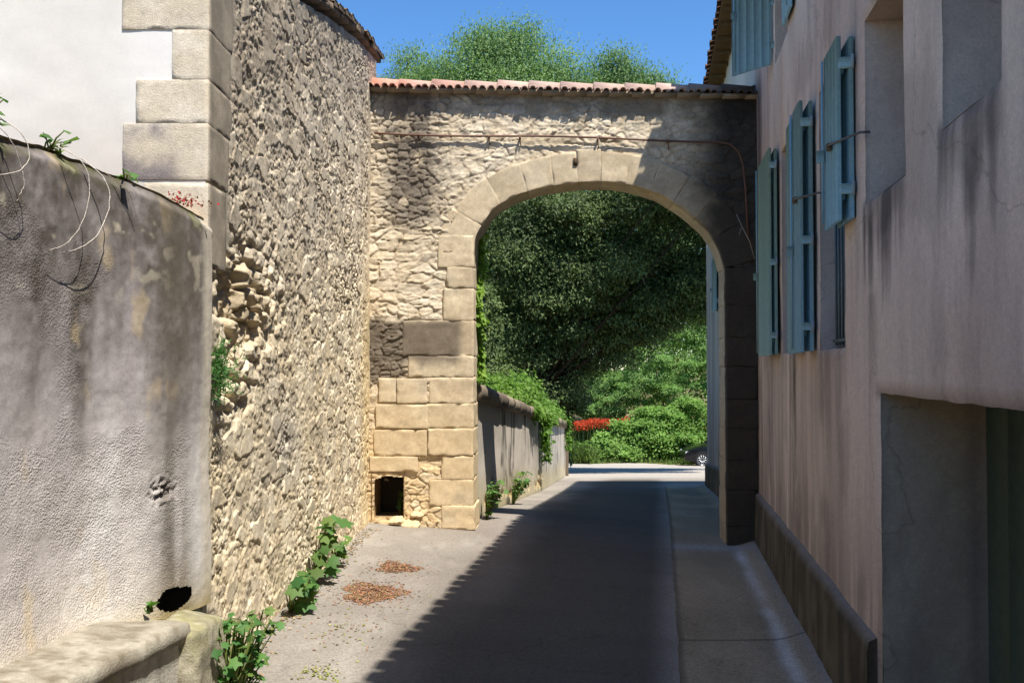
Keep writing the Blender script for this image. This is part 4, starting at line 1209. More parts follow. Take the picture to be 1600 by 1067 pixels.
# shutters: boarded leaves on iron straps
TEAL = C(146, 182, 190); TEALB = C(142, 184, 200); TEALG = C(144, 182, 184)
def shutter(hinge_t, hinge_o, z0, z1, wid, ang, colr, bracket_side=1, stay=None, two=True, gap=0.065):
    "a leaf from its hinge; ang turns it from lying along +t (0) outwards; two: a second leaf folded behind it"
    dirv = u * math.cos(ang) + nrm * math.sin(ang)
    nv_ = nrm * math.cos(ang) - u * math.sin(ang)
    hp = FP(hinge_t, 0, hinge_o)
    mb = MB(); nb_ = max(3, int(abs(wid) / 0.085)); sg = 1 if wid > 0 else -1; w = abs(wid)
    for k_ in range(nb_):
        c_ = hp + dirv * sg * (w * (k_ + 0.5) / nb_) + np.array([0, 0, (z0 + z1) / 2])
        mb.box(c_, dirv * (w / nb_ / 2 - 0.0008), nv_ * 0.013, (0, 0, (z1 - z0) / 2), colr * (0.93 + 0.12 * random.random()), bev=0.004)
    for z_ in (z0 + 0.16, z1 - 0.16):                 # battens on the back
        mb.box(hp + dirv * sg * w / 2 + nv_ * -0.023 + np.array([0, 0, z_]), dirv * (w / 2 - 0.02), nv_ * 0.010, (0, 0, 0.045), colr * 0.95, bev=0.004)
    sh = mb.build("shutter", M_PAINT, town)
    if two:
        m2 = MB()
        for off2, sh_ in ((-gap, 0.0), ):
            for k_ in range(nb_):
                c_ = hp + dirv * sg * (w * (k_ + 0.5) / nb_ - 0.02) + nv_ * off2 + np.array([0, 0, (z0 + z1) / 2])
                m2.box(c_, dirv * (w / nb_ / 2 - 0.0008), nv_ * 0.012, (0, 0, (z1 - z0) / 2 - 0.01), colr * (0.85 + 0.1 * random.random()), bev=0.004)
        m2.build("folded_leaf", M_PAINT, sh)
    for z_ in ((z0 + 0.18, (z0 + z1) / 2 - 0.1, z1 - 0.16) if z1 - z0 > 1.3 else (z0 + 0.17, z1 - 0.16)):
        m3 = MB()
        hb_ = hp + np.array([0, 0, z_])
        m3.box(hb_ - dirv * sg * 0.02 - nv_ * (gap * 0.45 if two else 0.01), dirv * 0.024, nv_ * (gap * 0.5 if two else 0.02), (0, 0, 0.026), TEALB * 1.15, bev=0.003)
        m3.tube([hb_ - dirv * sg * 0.045 - nv_ * (gap + 0.0 if two else 0.02) + np.array([0, 0, -0.04]), hb_ - dirv * sg * 0.045 - nv_ * (gap if two else 0.02) + np.array([0, 0, 0.04])], 0.010, 6, C(150, 160, 160))
        m3.build("hinge", M_METAL, sh)
    # espagnolette rod with its latch on the free edge
    m4 = MB()
    fe = hp + dirv * sg * (w - 0.05) + nv_ * 0.03
    m4.tube([fe + np.array([0, 0, z0 + 0.03]), fe + np.array([0, 0, z1 - 0.03])], 0.007, 6, colr * 0.9)
    m4.box(fe + nv_ * 0.012 + np.array([0, 0, z0 + (z1 - z0) * 0.42]), dirv * 0.018, nv_ * 0.022, (0, 0, 0.035), colr * 0.8, bev=0.004)
    m4.build("latch_rod", M_METAL, sh)
    if stay:
        m5 = MB()
        p0 = hp + dirv * sg * w * 0.35 + nv_ * 0.03 + np.array([0, 0, stay])
        p1 = FP(hinge_t - sg * 0.28, stay - 0.02, -0.02) if two else FP(hinge_t, stay, 0.0)
        m5.tube([p0, p0 + nv_ * 0.012 - dirv * sg * 0.05, p1 + nrm * 0.05, p1], 0.007, 6, C(96, 92, 88))
        m5.box(p0, dirv * 0.02, nv_ * 0.014, (0, 0, 0.022), C(96, 78, 62), bev=0.004)
        m5.build("stay", M_METAL, sh)
    return sh
shutter(6.70, 0.098, 2.085, 3.84, 0.34, 0.0, TEALB, stay=3.16)
shutter(7.70, 0.060, 2.085, 3.88, -0.45, 0.0, TEAL, stay=None, gap=0.036)
shutter(8.72, 0.085, 2.085, 3.96, 0.95, 0.0, TEALG, gap=0.05)
shutter(5.35, 0.085, 2.80, 3.83, 0.42, 0.0, TEALB, stay=3.24)
shutter(9.10, 0.03, 4.83, 6.2, 0.46, math.radians(45), TEALB * 0.98, two=False)
shutter(8.05, 0.04, 4.83, 6.2, -0.45, 0.0, TEALB, two=False)
shutter(16.92, 0.09, 2.96, 3.93, 0.9, 0.0, TEAL)

# roof: half-round tiles with an open eave and boarded soffit
tt = np.arange(-9.2, TEND + 0.35, 0.23)
mb = MB()
OV = 0.30; PITCH = 0.33
ncol = 9
for k_, t_ in enumerate(tt):
    cc_ = C(112, 86, 72) * (0.65 + 0.5 * random.random())
    j = random.uniform(-0.02, 0.02)
    V = []; 
    rows = [(OV + j, 0.0), (OV - 0.40, 0.0), (OV - 0.40, 0.012), (-DEEP / 2, 0.012)]
    for (o_, dz) in rows:
        zr = EAVE + 0.11 + (OV - o_) * PITCH + dz
        for a_ in np.linspace(0, math.pi, ncol):
            V.append(FP(t_ + 0.105 * math.cos(a_), zr + 0.055 * math.sin(a_), o_))
    Fq = []
    for r0 in range(3):
        for a_ in range(ncol - 1):
            Fq.append((r0 * ncol + a_, r0 * ncol + a_ + 1, (r0 + 1) * ncol + a_ + 1, (r0 + 1) * ncol + a_))
    mb.add(V, Fq, cc_)
    # channel tile between
    V = []
    for (o_, dz) in ((OV - 0.05, -0.015), (-DEEP / 2, -0.015)):
        zr = EAVE + 0.11 + (OV - o_) * PITCH + dz
        for a_ in np.linspace(0, math.pi, 5):
            V.append(FP(t_ + 0.115 + 0.08 * math.cos(a_), zr - 0.05 * math.sin(a_) + 0.02, o_))
    mb.add(V, [(a_, a_ + 1, 5 + a_ + 1, 5 + a_) for a_ in range(4)], cc_ * 0.8)
# far slope, ridge, and boards
zrdg = EAVE + 0.11 + (OV + DEEP / 2) * PITCH
mb.add([FP(-9.2, zrdg, -DEEP / 2), FP(TEND + 0.35, zrdg, -DEEP / 2), FP(TEND + 0.35, EAVE + 0.1, -DEEP - OV), FP(-9.2, EAVE + 0.1, -DEEP - OV)], [(0, 1, 2, 3)], C(150, 104, 82))
mb.add([FP(-9.2, EAVE + 0.095, OV - 0.06), FP(TEND + .3, EAVE + 0.095, OV - 0.06), FP(TEND + .3, EAVE + 0.095 + (OV + DEEP / 2) * PITCH, -DEEP / 2), FP(-9.2, EAVE + 0.095 + (OV + DEEP / 2) * PITCH, -DEEP / 2)], [(0, 1, 2, 3)], C(120, 84, 66))
roof = mb.build("roof", M_TILE, town)
mb = MB()
mb.box(FP((TEND - 9.2) / 2 + .1, EAVE + 0.02, OV / 2 - 0.05), u * (TEND + 9.4) / 2, nrm * (OV / 2 - 0.0), (0, 0, 0.035), C(112, 92, 66), bev=0.004)
for t_ in np.arange(-9, TEND, 0.6):
    mb.box(FP(t_, EAVE - 0.045, OV / 2 - 0.06), u * 0.035, nrm * (OV / 2 - 0.02), (0, 0, 0.03), C(96, 78, 54), bev=0.004)
mb.build("soffit", M_WOOD, roof)
for t_ in (-9.0, TEND):
    mb = MB()
    mb.add([FP(t_, EAVE, 0), FP(t_, EAVE, -DEEP), FP(t_, zrdg - 0.02, -DEEP / 2)], [(0, 1, 2)], C(190, 170, 160))
    mb.build("gable", M_STUCCO, town)

# ---------------- low wall beyond the gateway
rwall = empty("retaining_wall", (0.3, 20, -0.6), "low plastered wall beyond the arch with a heavy coping and black drip stains", "wall")
LEN = 18.7
tt = np.arange(0, LEN, 0.05); kk = np.linspace(0, 1, 60)
TT_, KK = np.meshgrid(tt, kk)
yw = RW0[1] + TT_; xw = rwx(yw)
zt = 1.60 - 0.083 * TT_
zb_ = np.minimum(gz(xw, yw), zt - 1.2) - 0.12
ZZ_ = zb_ + KK * (zt - zb_)
nS = fbm(TT_ * 3.0, ZZ_ * 0.4, oct=4, seed=171); nB = fbm(TT_ * 3, ZZ_ * 5, oct=4, seed=172); nA = fbm(TT_ * 0.7, ZZ_ * 1.5, oct=4, seed=173)
c = mix(C(188, 178, 162), C(212, 200, 184), sstep(-0.3, 0.4, nA))
lowm = sstep(0.75, 0.3, ZZ_ - zb_ + 0.2 * nB)
c = mix(c, C(186, 172, 126), lowm * 0.6)
drip = sstep(0.30, 0.44, nS + 0.24 * np.exp(-((TT_ - 8.5) / 2.2) ** 2) + 0.12 * np.exp(-((TT_ - 14.5) / 1.6) ** 2)) * sstep(1.1, 0.2, (zt - ZZ_) * (0.8 + nB))
c = mix(c, C(52, 46, 42), np.clip(drip, 0, 1) * 0.85)
flake = sstep(0.1, 0.3, fbm(TT_ * 4, ZZ_ * 7, oct=4, seed=174) - 0.9 + 0.95 * (np.exp(-((TT_ - 9.3) / 1.2) ** 2 - ((ZZ_ - zb_ - 0.65) / 0.5) ** 2) + np.exp(-((ZZ_ - zb_ - 0.27) / 0.13) ** 2) * sstep(11, 9, TT_)))
c = mix(c, C(196, 164, 104), flake)
ho = 0.01 * fbm(TT_ * 2, ZZ_ * 2, oct=3, seed=175) - flake * (0.035 + 0.02 * nB)
V = np.stack([xw + ho, yw, ZZ_], -1).reshape(-1, 3)
make("plaster_face", V, grid_faces(*TT_.shape)[:, ::-1], M_CEMENT, rwall, c.reshape(-1, 3))
mb = MB()
tq = np.arange(0, LEN, 0.9)
for t0 in tq:
    t1 = min(t0 + 0.9, LEN)
    y0, y1 = RW0[1] + t0, RW0[1] + t1
    zz0, zz1 = 1.60 - 0.083 * t0, 1.60 - 0.083 * t1
    jx = random.uniform(-0.012, 0.012)
    n_ = 6
    V = []
    for q in np.linspace(0, 1, n_):
        yq = y0 + (y1 - y0 - 0.008) * q; zq = zz0 + (zz1 - zz0) * q; xq = rwx(yq)
        for (dx, dz) in ((-0.36, -0.01), (0.085 + jx, -0.01), (0.09 + jx, 0.13), (0.06 + jx, 0.185), (-0.14, 0.215), (-0.36, 0.19)):
            V.append((xq + dx + random.uniform(-.006, .006), yq, zq + dz + random.uniform(-.006, .006)))
    Fq = [[k_ for k_ in range(6)][::-1], [(n_ - 1) * 6 + k_ for k_ in range(6)]]
    for q in range(n_ - 1):
        for k_ in range(6):
            Fq.append([q * 6 + k_, q * 6 + (k_ + 1) % 6, (q + 1) * 6 + (k_ + 1) % 6, (q + 1) * 6 + k_])
    mb.add(V, Fq, mix(C(112, 100, 86), C(166, 152, 130), np.array(random.random())))
mb.build("coping", M_CEMENT, rwall)
mb = MB()
ye = RW0[1] + LEN + 0.12
mb.box((rwx(ye) - 0.12, ye, -0.85), (0.20, 0, 0), (0.02, 0.17, 0), (0, 0, 1.12), C(96, 84, 70), bev=0.02)
mb.build("end_post", M_CEMENT, rwall)
# earth behind it
yb = np.linspace(11.35, 31, 50); xb = np.linspace(0, 1, 14)
YB, XB = np.meshgrid(yb, xb)
XX = rwx(YB) - 0.12 - XB * 16
ZB = 1.62 - 0.083 * (YB - 11.25) + 0.6 * XB + 0.08 * fbm(XX, YB, oct=3, seed=181)
ZB = np.where(YB > 29.6, ZB - (YB - 29.6) * 1.4, ZB)
tag(make("bank", np.stack([XX, YB, ZB], -1).reshape(-1, 3), grid_faces(*YB.shape), M_EARTH, None, np.tile(C(90, 92, 48), (YB.size, 1))), kind="structure")

# ------------------------------------------------------------------ plants
def leaves_mesh(P, D, Nn, L, W, cols, shape='leaf'):
    "one folded leaf-sized face pair per point"
    n = len(P)
    D = D / np.linalg.norm(D, axis=1, keepdims=True)
    Sd = np.cross(D, Nn); Sd /= (np.linalg.norm(Sd, axis=1, keepdims=True) + 1e-9)
    Up = np.cross(Sd, D)
    L = L[:, None]; W = W[:, None]
    a = P; b = P + D * L * 0.45 + Sd * W * 0.5 + Up * W * 0.12; c = P + D * L - Up * L * 0.12; d = P + D * L * 0.45 - Sd * W * 0.5 + Up * W * 0.12
    V = np.stack([a, b, c, d], 1).reshape(-1, 3)
    i = np.arange(n) * 4
    F = np.concatenate([np.stack([i, i + 1, i + 2], -1), np.stack([i, i + 2, i + 3], -1)])
    return V, F, np.repeat(cols, 4, 0)

def rnd_dirs(n, r):
    v = r.normal(size=(n, 3)); return v / np.linalg.norm(v, axis=1, keepdims=True)

def crown_points(lobes, n, r, clump=0.35, per=26, shell=0.55, flat=(1, 1, 0.6)):
    "clumps spread through the lobes, denser near their skin"
    lobes = np.asarray(lobes, float)
    vol = lobes[:, 3] * lobes[:, 4] * lobes[:, 5]
    w = vol ** 0.75; w /= w.sum()
    nc = n // per
    li = r.choice(len(lobes), nc, p=w)
    dirs = rnd_dirs(nc, r)
    rad = 1 - shell * r.random(nc) ** 1.6
    wob = 1 + 0.5 * fbm(dirs[:, 0] * 2.5 + li * 3.1, dirs[:, 1] * 2.5, dirs[:, 2] * 2.5, oct=3, seed=191)
    cen = lobes[li, :3] + dirs * lobes[li, 3:6] * (rad * wob)[:, None]
    cl = np.repeat(np.arange(nc), per)
    tone = r.random(nc)
    ell = np.clip(r.normal(size=(nc * per, 3)), -1.6, 1.6) * clump * np.array(flat) * np.repeat(0.6 + 0.8 * r.random(nc), per)[:, None]
    P = cen[cl] + ell
    out = dirs[cl]
    return P, out, tone[cl], cen

def make_boughs(lobes, k, size, r):
    out = []
    for lb in lobes:
        lb = np.asarray(lb, float)
        for q in range(k):
            d = rnd_dirs(1, r)[0]; d[1] = -abs(d[1]) * 0.9 + 0.15; d[2] = d[2] * 0.9 + 0.1
            d /= np.linalg.norm(d)
            sz = size * r.uniform(0.6, 1.25)
            out.append(np.r_[lb[:3] + d * lb[3:6] * r.uniform(0.75, 1.1), sz, sz, sz * 0.42])
    return out

def tree(name, label, loc, lobes, n, seed, c0, c1, leaf=(0.17, 0.085), droop=0.7, clump=0.38, trunk_r=0.22, trunk_h=None, mat=None, group=None, per=26, cat="tree", shell=0.55, flat=(1, 1, 0.6), bough=None):
    r = np.random.default_rng(seed)
    root = empty(name, loc, label, cat, group)
    if bough:
        bl = make_boughs(lobes, bough[0], bough[1], r)
        inner = [tuple(l[:3]) + tuple(v * 0.86 for v in l[3:6]) for l in lobes]
        P0, o0, t0, _ = crown_points(inner, int(n * 0.38), r, clump * 1.1, per, 0.7, flat)
        P1, o1, t1, _ = crown_points(bl, int(n * 0.62), r, bough[1] * 0.26, max(16, per // 4), 0.8, (1, 1, 0.5))
        o1 = o1 * np.array([1, 1, 0.6]) + np.array([0, 0, 0.25])
        P = np.concatenate([P0, P1]); out = np.concatenate([o0, o1]); tone = np.concatenate([t0 * 0.7, t1])
    else:
        P, out, tone, cen = crown_points(lobes, n, r, clump, per, shell, flat)
    m = len(P)
    D = out * 0.5 + rnd_dirs(m, r) * 0.8 + np.array([0, 0, -droop])
    Nn = out * 0.7 + rnd_dirs(m, r) * 0.34 + np.array([0.2, -0.35, 0.7]) * (1.0 if cat == 'tree' else 1.35)
    L = leaf[0] * (0.7 + 0.6 * r.random(m)); W = leaf[1] * (0.7 + 0.6 * r.random(m))
    t = np.clip(tone * 0.85 + 0.2 * r.random(m) - 0.03, 0, 1)
    cols = mix(c0, c1, t)
    cols = mix(cols, C(150, 160, 80), (r.random(m) > 0.985) * 0.6)
    V, F, cc = leaves_mesh(P, D, Nn, L, W, cols)
    make("crown", V, F, mat or M_LEAF, root, cc, smooth=False, local=True)
    # trunk and limbs reaching into the lobes
    mb = MB()
    lob = np.asarray(lobes, float)
    th = trunk_h if trunk_h else lob[:, 2].min() * 0.7
    bc = C(50, 43, 35)
    top = np.array([0.15 * r.normal(), 0.15 * r.normal(), th])
    mb.tube([(0, 0, -0.3), (0.02, 0, th * 0.3), top * np.array([0.6, 0.6, 0.7]), top], [trunk_r * 1.35, trunk_r, trunk_r * 0.9, trunk_r * 0.75], 9, bc)
    for lb in lob:
        tgt = lb[:3]; 
        midp = top * 0.45 + tgt * 0.55 + np.array([0, 0, -0.25]) + r.normal(size=3) * 0.06 * np.linalg.norm(tgt - top)
        mb.tube([top - np.array([0, 0, 0.2]), midp, tgt], [trunk_r * 0.6, trunk_r * 0.36, trunk_r * 0.12], 6, bc)
        for q in range(5):
            e_ = tgt + rnd_dirs(1, r)[0] * lb[3:6] * 0.85
            s0 = midp * 0.4 + tgt * 0.6
            mb.tube([s0, s0 * 0.5 + e_ * 0.5 + r.normal(size=3) * 0.1, e_], [trunk_r * 0.16, trunk_r * 0.10, trunk_r * 0.03], 4, bc)
    mb.build("trunk", M_BARK, root, smooth=True, local=True)
    return root

DG0, DG1 = np.array([0.046, 0.066, 0.020]), np.array([0.110, 0.155, 0.050])
YG0, YG1 = np.array([0.09, 0.165, 0.06]), np.array([0.21, 0.32, 0.115])
BG0, BG1 = np.array([0.115, 0.225, 0.038]), np.array([0.29, 0.46, 0.11])
tg = "trees beyond the gateway"
def scaled(lob, k): return [tuple(v * k for v in l) for l in lob]
tree("tree", "tall broad tree with the highest rounded crown above the middle of the tiled arch", (-0.9, 60.0, -2.8),
     [(0, 0, 24.0, 2.6, 2.6, 2.2), (1.4, 0.2, 25.4, 1.3, 1.3, 1.0), (-1.0, 0, 25.3, 1.1, 1.1, 0.9), (3.2, 0, 23.0, 2.6, 2.4, 2.0), (-2.6, 0, 22.6, 2.4, 2.4, 2.0), (4.6, 0, 21.0, 2.4, 2.4, 2.0), (-4.2, 0, 21.2, 2.2, 2.2, 1.8), (0.5, -1.6, 20.5, 4.0, 3, 2.8), (0, -2, 15.5, 5.0, 3.5, 3.6), (1.0, -1, 10.5, 5.2, 3.5, 3.2), (5.0, 0, 14.5, 3.6, 2.5, 4.0), (6.0, 0, 9.5, 4.0, 2.5, 4.0)],
     170000, 201, YG0 * 0.95, YG1 * 1.15, leaf=(0.20, 0.08), group=tg, clump=0.75, per=50, shell=0.8, trunk_r=0.4, trunk_h=7.5)
tree("tree", "tree with a narrow pointed crown over the right half of the tiled arch", (13.0, 61.0, -2.8),
     [(-6.4, 0, 23.7, 1.3, 1.3, 1.5), (-7.6, 0, 22.1, 1.5, 1.4, 1.3), (-5.0, 0, 22.2, 1.6, 1.5, 1.4), (-4.2, 0, 22.3, 1.5, 1.4, 1.2), (-3.3, 0, 21.9, 1.1, 1.1, 1.1), (-8.6, 0, 21.4, 2.0, 2.0, 1.8), (-4.4, 0, 19.6, 1.8, 1.8, 1.5), (-5.2, -1.2, 18.4, 4.6, 3.0, 3.0), (-3.0, 0, 13.5, 4.6, 3.2, 3.4)],
     110000, 202, YG0 * 0.95, YG1 * 1.0, leaf=(0.20, 0.08), group=tg, clump=0.62, per=50, shell=0.8, trunk_r=0.4, trunk_h=8.0)
tree("tree", "tree with a wispy twiggy crown at the left end of the tiled arch", (-6.6, 62.0, -2.8),
     [(0, 0, 22.4, 2.0, 1.8, 1.2), (-0.1, 0, 24.6, 0.9, 0.9, 1.2), (0.9, 0, 23.6, 0.9, 0.9, 0.9), (-1.8, 0, 21.8, 2.0, 2.0, 1.6), (2.2, 0, 22.4, 2.0, 2.0, 1.4), (0, 0, 18.4, 4.0, 3.0, 3.0), (-4.2, 0, 19, 2.6, 2.4, 2.2)],
     60000, 203, YG0 * 0.95, YG1 * 1.0, leaf=(0.19, 0.075), group=tg, clump=0.62, per=50, shell=0.85, trunk_r=0.35, trunk_h=8.0)
# the dark overhanging tree that fills the archway
tree("tree", "dark spreading tree with drooping branches filling the upper archway", (1.15, 33.5, -1.8),
     [(-0.6, -0.6, 8.6, 2.3, 2.0, 1.3), (1.6, -0.2, 9.0, 2.1, 2.0, 1.3), (-2.4, -0.6, 7.2, 1.8, 1.8, 1.5), (-0.2, -1.0, 6.7, 1.5, 1.3, 1.0), (1.6, -0.8, 7.0, 1.4, 1.3, 1.0), (0.6, 0.8, 5.0, 2.2, 1.8, 1.5), (4.0, 0.0, 9.0, 2.0, 1.9, 1.5), (5.6, 0.4, 8.5, 1.5, 1.6, 1.3), (3.4, 0.6, 6.9, 1.6, 1.4, 1.3), (-1.2, 0.8, 4.6, 1.6, 1.5, 1.5), (3.0, 0.9, 5.4, 1.2, 1.2, 0.8), (1.6, 0.9, 4.2, 1.5, 1.2, 0.8), (0.3, 1.0, 3.4, 1.7, 1.3, 1.1), (1.2, 3.0, 6.8, 3.0, 1.2, 1.9), (-1.5, 2.6, 5.4, 2.6, 1.2, 2.4),
      (4.6, -3.6, 10.6, 2.2, 2.2, 1.0), (6.2, -2.2, 10.4, 2.4, 2.6, 1.1), (5.0, -.5, 10.6, 2.2, 2.0, 1.0), (6.9, 1.0, 7.6, 1.2, 1.2, 1.3), (4.6, .8, 6.8, 1.5, 1.2, 1.1), (5.7, .9, 7.0, 1.3, 1.2, 1.1), (4.3, .6, 6.1, 1.3, 1.2, 0.9), (5.7, .5, 6.5, 1.2, 1.1, 1.0), (3.1, .7, 5.6, 1.4, 1.2, 0.9), (0.5, 1.2, 8.8, 2.2, 1.4, 1.4)],  # high right-hand lobes: unseen canopy added to shade the foliage beneath
     290000, 204, DG0 * 0.8, DG1 * 1.25, leaf=(0.125, 0.055), group=tg, mat=M_LEAFD, trunk_r=0.09, trunk_h=3.0, clump=0.36, per=90, droop=0.55, shell=0.6, flat=(1.1, 1.1, 0.6), bough=(9, 0.85))
tree("small_tree", "small grey-green tree leaning over the low wall just through the arch", (-1.6, 24.5, 0.9),
     [(0.4, 0, 1.7, 1.15, 1.0, 1.0), (0.0, 0, 2.9, 0.85, 0.9, 0.8), (0.85, 0, 0.75, 0.85, 0.9, 0.7), (-0.3, -.3, 2.3, .8, .8, .5)],
     40000, 205, DG0 * 1.4, DG1 * 1.6, leaf=(0.095, 0.042), trunk_r=0.09, trunk_h=0.9, per=60, clump=0.26, bough=(7, 0.42), mat=M_LEAFD)

bg_ = "bushes at the far side of the road"
def bush(label, loc, lobes, n, seed, c0, c1, leaf=(0.12, 0.065), name="bush", group=bg_):
    return tree(name, label, loc, lobes, n, seed, c0, c1, leaf=leaf, droop=0.1, clump=0.30, trunk_r=0.05, trunk_h=0.3, group=group, cat="bush", per=80, shell=0.45, flat=(1.1, 1.1, 0.45), bough=(10, 0.42))
bush("wide bright green bush with dark hollows along the far road edge", (6.75, 47.6, -2.78),
     [(-1.3, -.3, 0.9, 1.2, 1.1, 0.85), (0.0, 0, 1.7, 1.2, 1.2, 1.05), (1.6, -.2, 1.2, 1.1, 1.2, 1.0), (2.2, 0.3, 1.9, 1.3, 1.2, 1.0), (4.0, 0, 1.6, 1.5, 1.2, 1.3), (-2.6, -.2, 0.45, 0.7, 0.8, 0.45), (0.3, -.8, .8, 1.0, .7, .7)], 52000, 211, BG0 * .9, BG1, leaf=(0.14, 0.085))
bush("tall pale green feathery thicket rising behind the bright bush", (8.6, 56.0, -2.7),
     [(-2.2, 0, 3.0, 2.0, 1.6, 1.5), (-1.0, -.6, 4.2, 1.6, 1.3, 1.2), (0.2, 0, 4.6, 2.0, 1.7, 1.7), (1.4, -.5, 3.0, 1.8, 1.3, 1.2), (2.6, 0, 6.0, 2.0, 1.8, 2.0), (3.2, -.6, 4.2, 1.8, 1.3, 1.3), (-3.8, 0.4, 2.0, 1.6, 1.2, 1.3), (4.8, 0, 6.6, 2.2, 1.8, 2.4), (5.2, .5, 9.4, 2.0, 1.5, 2.0), (3.4, .6, 8.0, 1.5, 1.3, 1.3), (1.2, 1.0, 7.2, 1.8, 1.4, 1.6), (3.0, 1.2, 9.0, 1.8, 1.4, 1.6)], 120000, 212, np.array([.14, .26, .07]), np.array([.31, .48, .15]), leaf=(0.13, 0.045))
bush("rounded yellow-green bush under the dark tree behind the red flowers", (3.6, 57.0, -2.7),
     [(0, 0, 3.2, 2.2, 1.5, 1.9), (1.9, 0, 2.9, 1.6, 1.3, 1.6), (-2.2, 0, 2.8, 1.8, 1.4, 1.7)], 26000, 213, YG0, YG1, leaf=(0.16, 0.09))
bush("leafy dark hedge bush at the end of the low wall", (0.1, 34.0, -1.7),
     [(0, 0, 1.6, 1.3, 1.2, 1.4), (1.0, 0.4, 1.0, 1.0, 1.0, 1.0), (-1.0, 0, 1.9, 1.2, 1.0, 1.3), (1.3, 1.2, 2.4, 1.1, 1.0, 1.0)], 22000, 214, DG0, DG1 * 1.1, leaf=(0.13, 0.07))
bush("dense shrub mass far behind at the left of the arch view", (-3.5, 47, -2.6),
     [(0, 0, 3, 3.5, 1.5, 3), (4.2, 3, 2.6, 2.4, 1.5, 2.6), (-4, 0, 3, 3, 1.5, 3)], 26000, 215, DG0 * 1.1, DG1, leaf=(0.2, 0.11))
bush("pale thicket behind the parked car", (14.5, 53.0, -2.75),
     [(0, 0, 1.6, 2.4, 1.6, 1.9), (3, 0, 2.2, 2.4, 1.6, 2.4), (-1.6, 2, 3.4, 2.2, 1.5, 3.0)], 26000, 216, BG0, BG1, leaf=(0.17, 0.09))

# distant wood behind everything, one mass
r = np.random.default_rng(220)
lob = [(x_, 75 + 6 * r.random(), 2.5 + 2.0 * r.random(), 3.6, 3, 5 + 1.5 * r.random()) for x_ in np.arange(-40, 60, 3.2)]
P, out, tone, cen = crown_points(lob, 110000, r, 0.7, 30, 0.4)
m = len(P)
V, F, cc = leaves_mesh(P, rnd_dirs(m, r) + np.array([0, 0, -.4]), out + rnd_dirs(m, r) * .6 + np.array([0, 0, .6]), np.full(m, .36), np.full(m, .22), mix(BG0 * .7, BG1 * .7, tone))
tag(make("distant_wood", V, F, M_LEAF, None, cc, smooth=False), kind="stuff")

# grass verge and red flowers across the road
r = np.random.default_rng(230)
def blades(n, xs, ysf, h, w, c0, c1, name, zf=None):
    x = r.uniform(xs[0], xs[1], n); y = ysf(x, r.random(n)); z = gz(x, y) - 0.03 if zf is None else zf(x, y)
    P = np.stack([x, y, z], -1)
    D = np.stack([r.normal(size=n) * .5, r.normal(size=n) * .5 - .35, np.ones(n)], -1)
    V, F, cc = leaves_mesh(P, D, rnd_dirs(n, r) * .4 + np.array([.2, -.9, .5]), h * (0.5 + r.random(n)), np.full(n, w), mix(c0, c1, r.random(n)))
    return tag(make(name, V, F, M_LEAF, None, cc, smooth=False), kind="stuff")
def far_edge(x): return 45.4 + 0.5 * np.sin(x * 0.5) + 0.4 * np.sin(x * 1.3)
blades(26000, (-8, 22), lambda x, q: far_edge(x) - 0.1 + q * 9, 0.26, 0.03, np.array([.10, .16, .04]), np.array([.24, .34, .10]), "grass")
blades(5000, (-0.5, 3.9), lambda x, q: far_edge(x) + q * 3.0, 0.75, 0.03, np.array([.12, .18, .05]), np.array([.28, .38, .13]), "tall_grass")
n = 2600
x = r.uniform(3.2, 6.6, n); y = 52 + 3.0 * r.random(n) + 0.0 * x
zt = gz(x, y) + 1.15 + 0.45 * r.random(n) + 0.05 * (x - 4.6) + 0.05 * np.sin(x * 3)
P = np.stack([x, y, zt], -1)
D = rnd_dirs(n, r) + np.array([0, -0.3, 0.5])
V, F, cc = leaves_mesh(P, D, rnd_dirs(n, r), np.full(n, .085), np.full(n, .075), mix(np.array([.62, .05, .025]), np.array([.85, .14, .07]), r.random(n)))
k_ = slice(0, n)
Ps = np.stack([x, y, gz(x, y) - 0.02], -1)
V2, F2, c2 = leaves_mesh(Ps, P - Ps, rnd_dirs(n, r), zt - Ps[:, 2], np.full(n, .02), mix(np.array([.06, .11, .03]), np.array([.12, .18, .06]), r.random(n)))
fl = make("poppies", np.concatenate([V, V2]), np.concatenate([F, F2 + len(V)]), M_PETAL, None, np.concatenate([cc, c2]), smooth=False)
tag(fl, kind="stuff")

# creeper spilling over the low wall
def creeper(name, label, anchor, pts, n, seed, c0, c1, leaf, nrmv, spread, stems=True, group=None, cat="creeper"):
    r = np.random.default_rng(seed)
    root = empty(name, anchor, label, cat, group)
    anc = np.asarray(anchor, float)
    pts = np.asarray(pts, float); i = r.choice(len(pts), n)
    P = pts[i, :3] + r.normal(size=(n, 3)) * pts[i, 3:4] * np.asarray(spread) - anc
    D = rnd_dirs(n, r) * 0.7 + np.array([0, 0, -0.7]) + np.asarray(nrmv) * 0.4
    Nn = np.asarray(nrmv) + rnd_dirs(n, r) * 0.6 + np.array([0, 0, 0.5])
    V, F, cc = leaves_mesh(P, D, Nn, leaf[0] * (0.6 + 0.7 * r.random(n)), leaf[1] * (0.6 + 0.7 * r.random(n)), mix(c0, c1, r.random(n)))
    make("foliage", V, F, M_LEAF, root, cc, smooth=False, local=True)
    mb = MB()
    k_ = max(1, len(pts) // 30)
    mb.tube([p_ - anc for p_ in pts[::k_, :3]], 0.007, 4, C(96, 84, 56))
    if mb.n: mb.build("stem", M_BARK, root, smooth=True, local=True)
    return root
pts = []
r = np.random.default_rng(240)
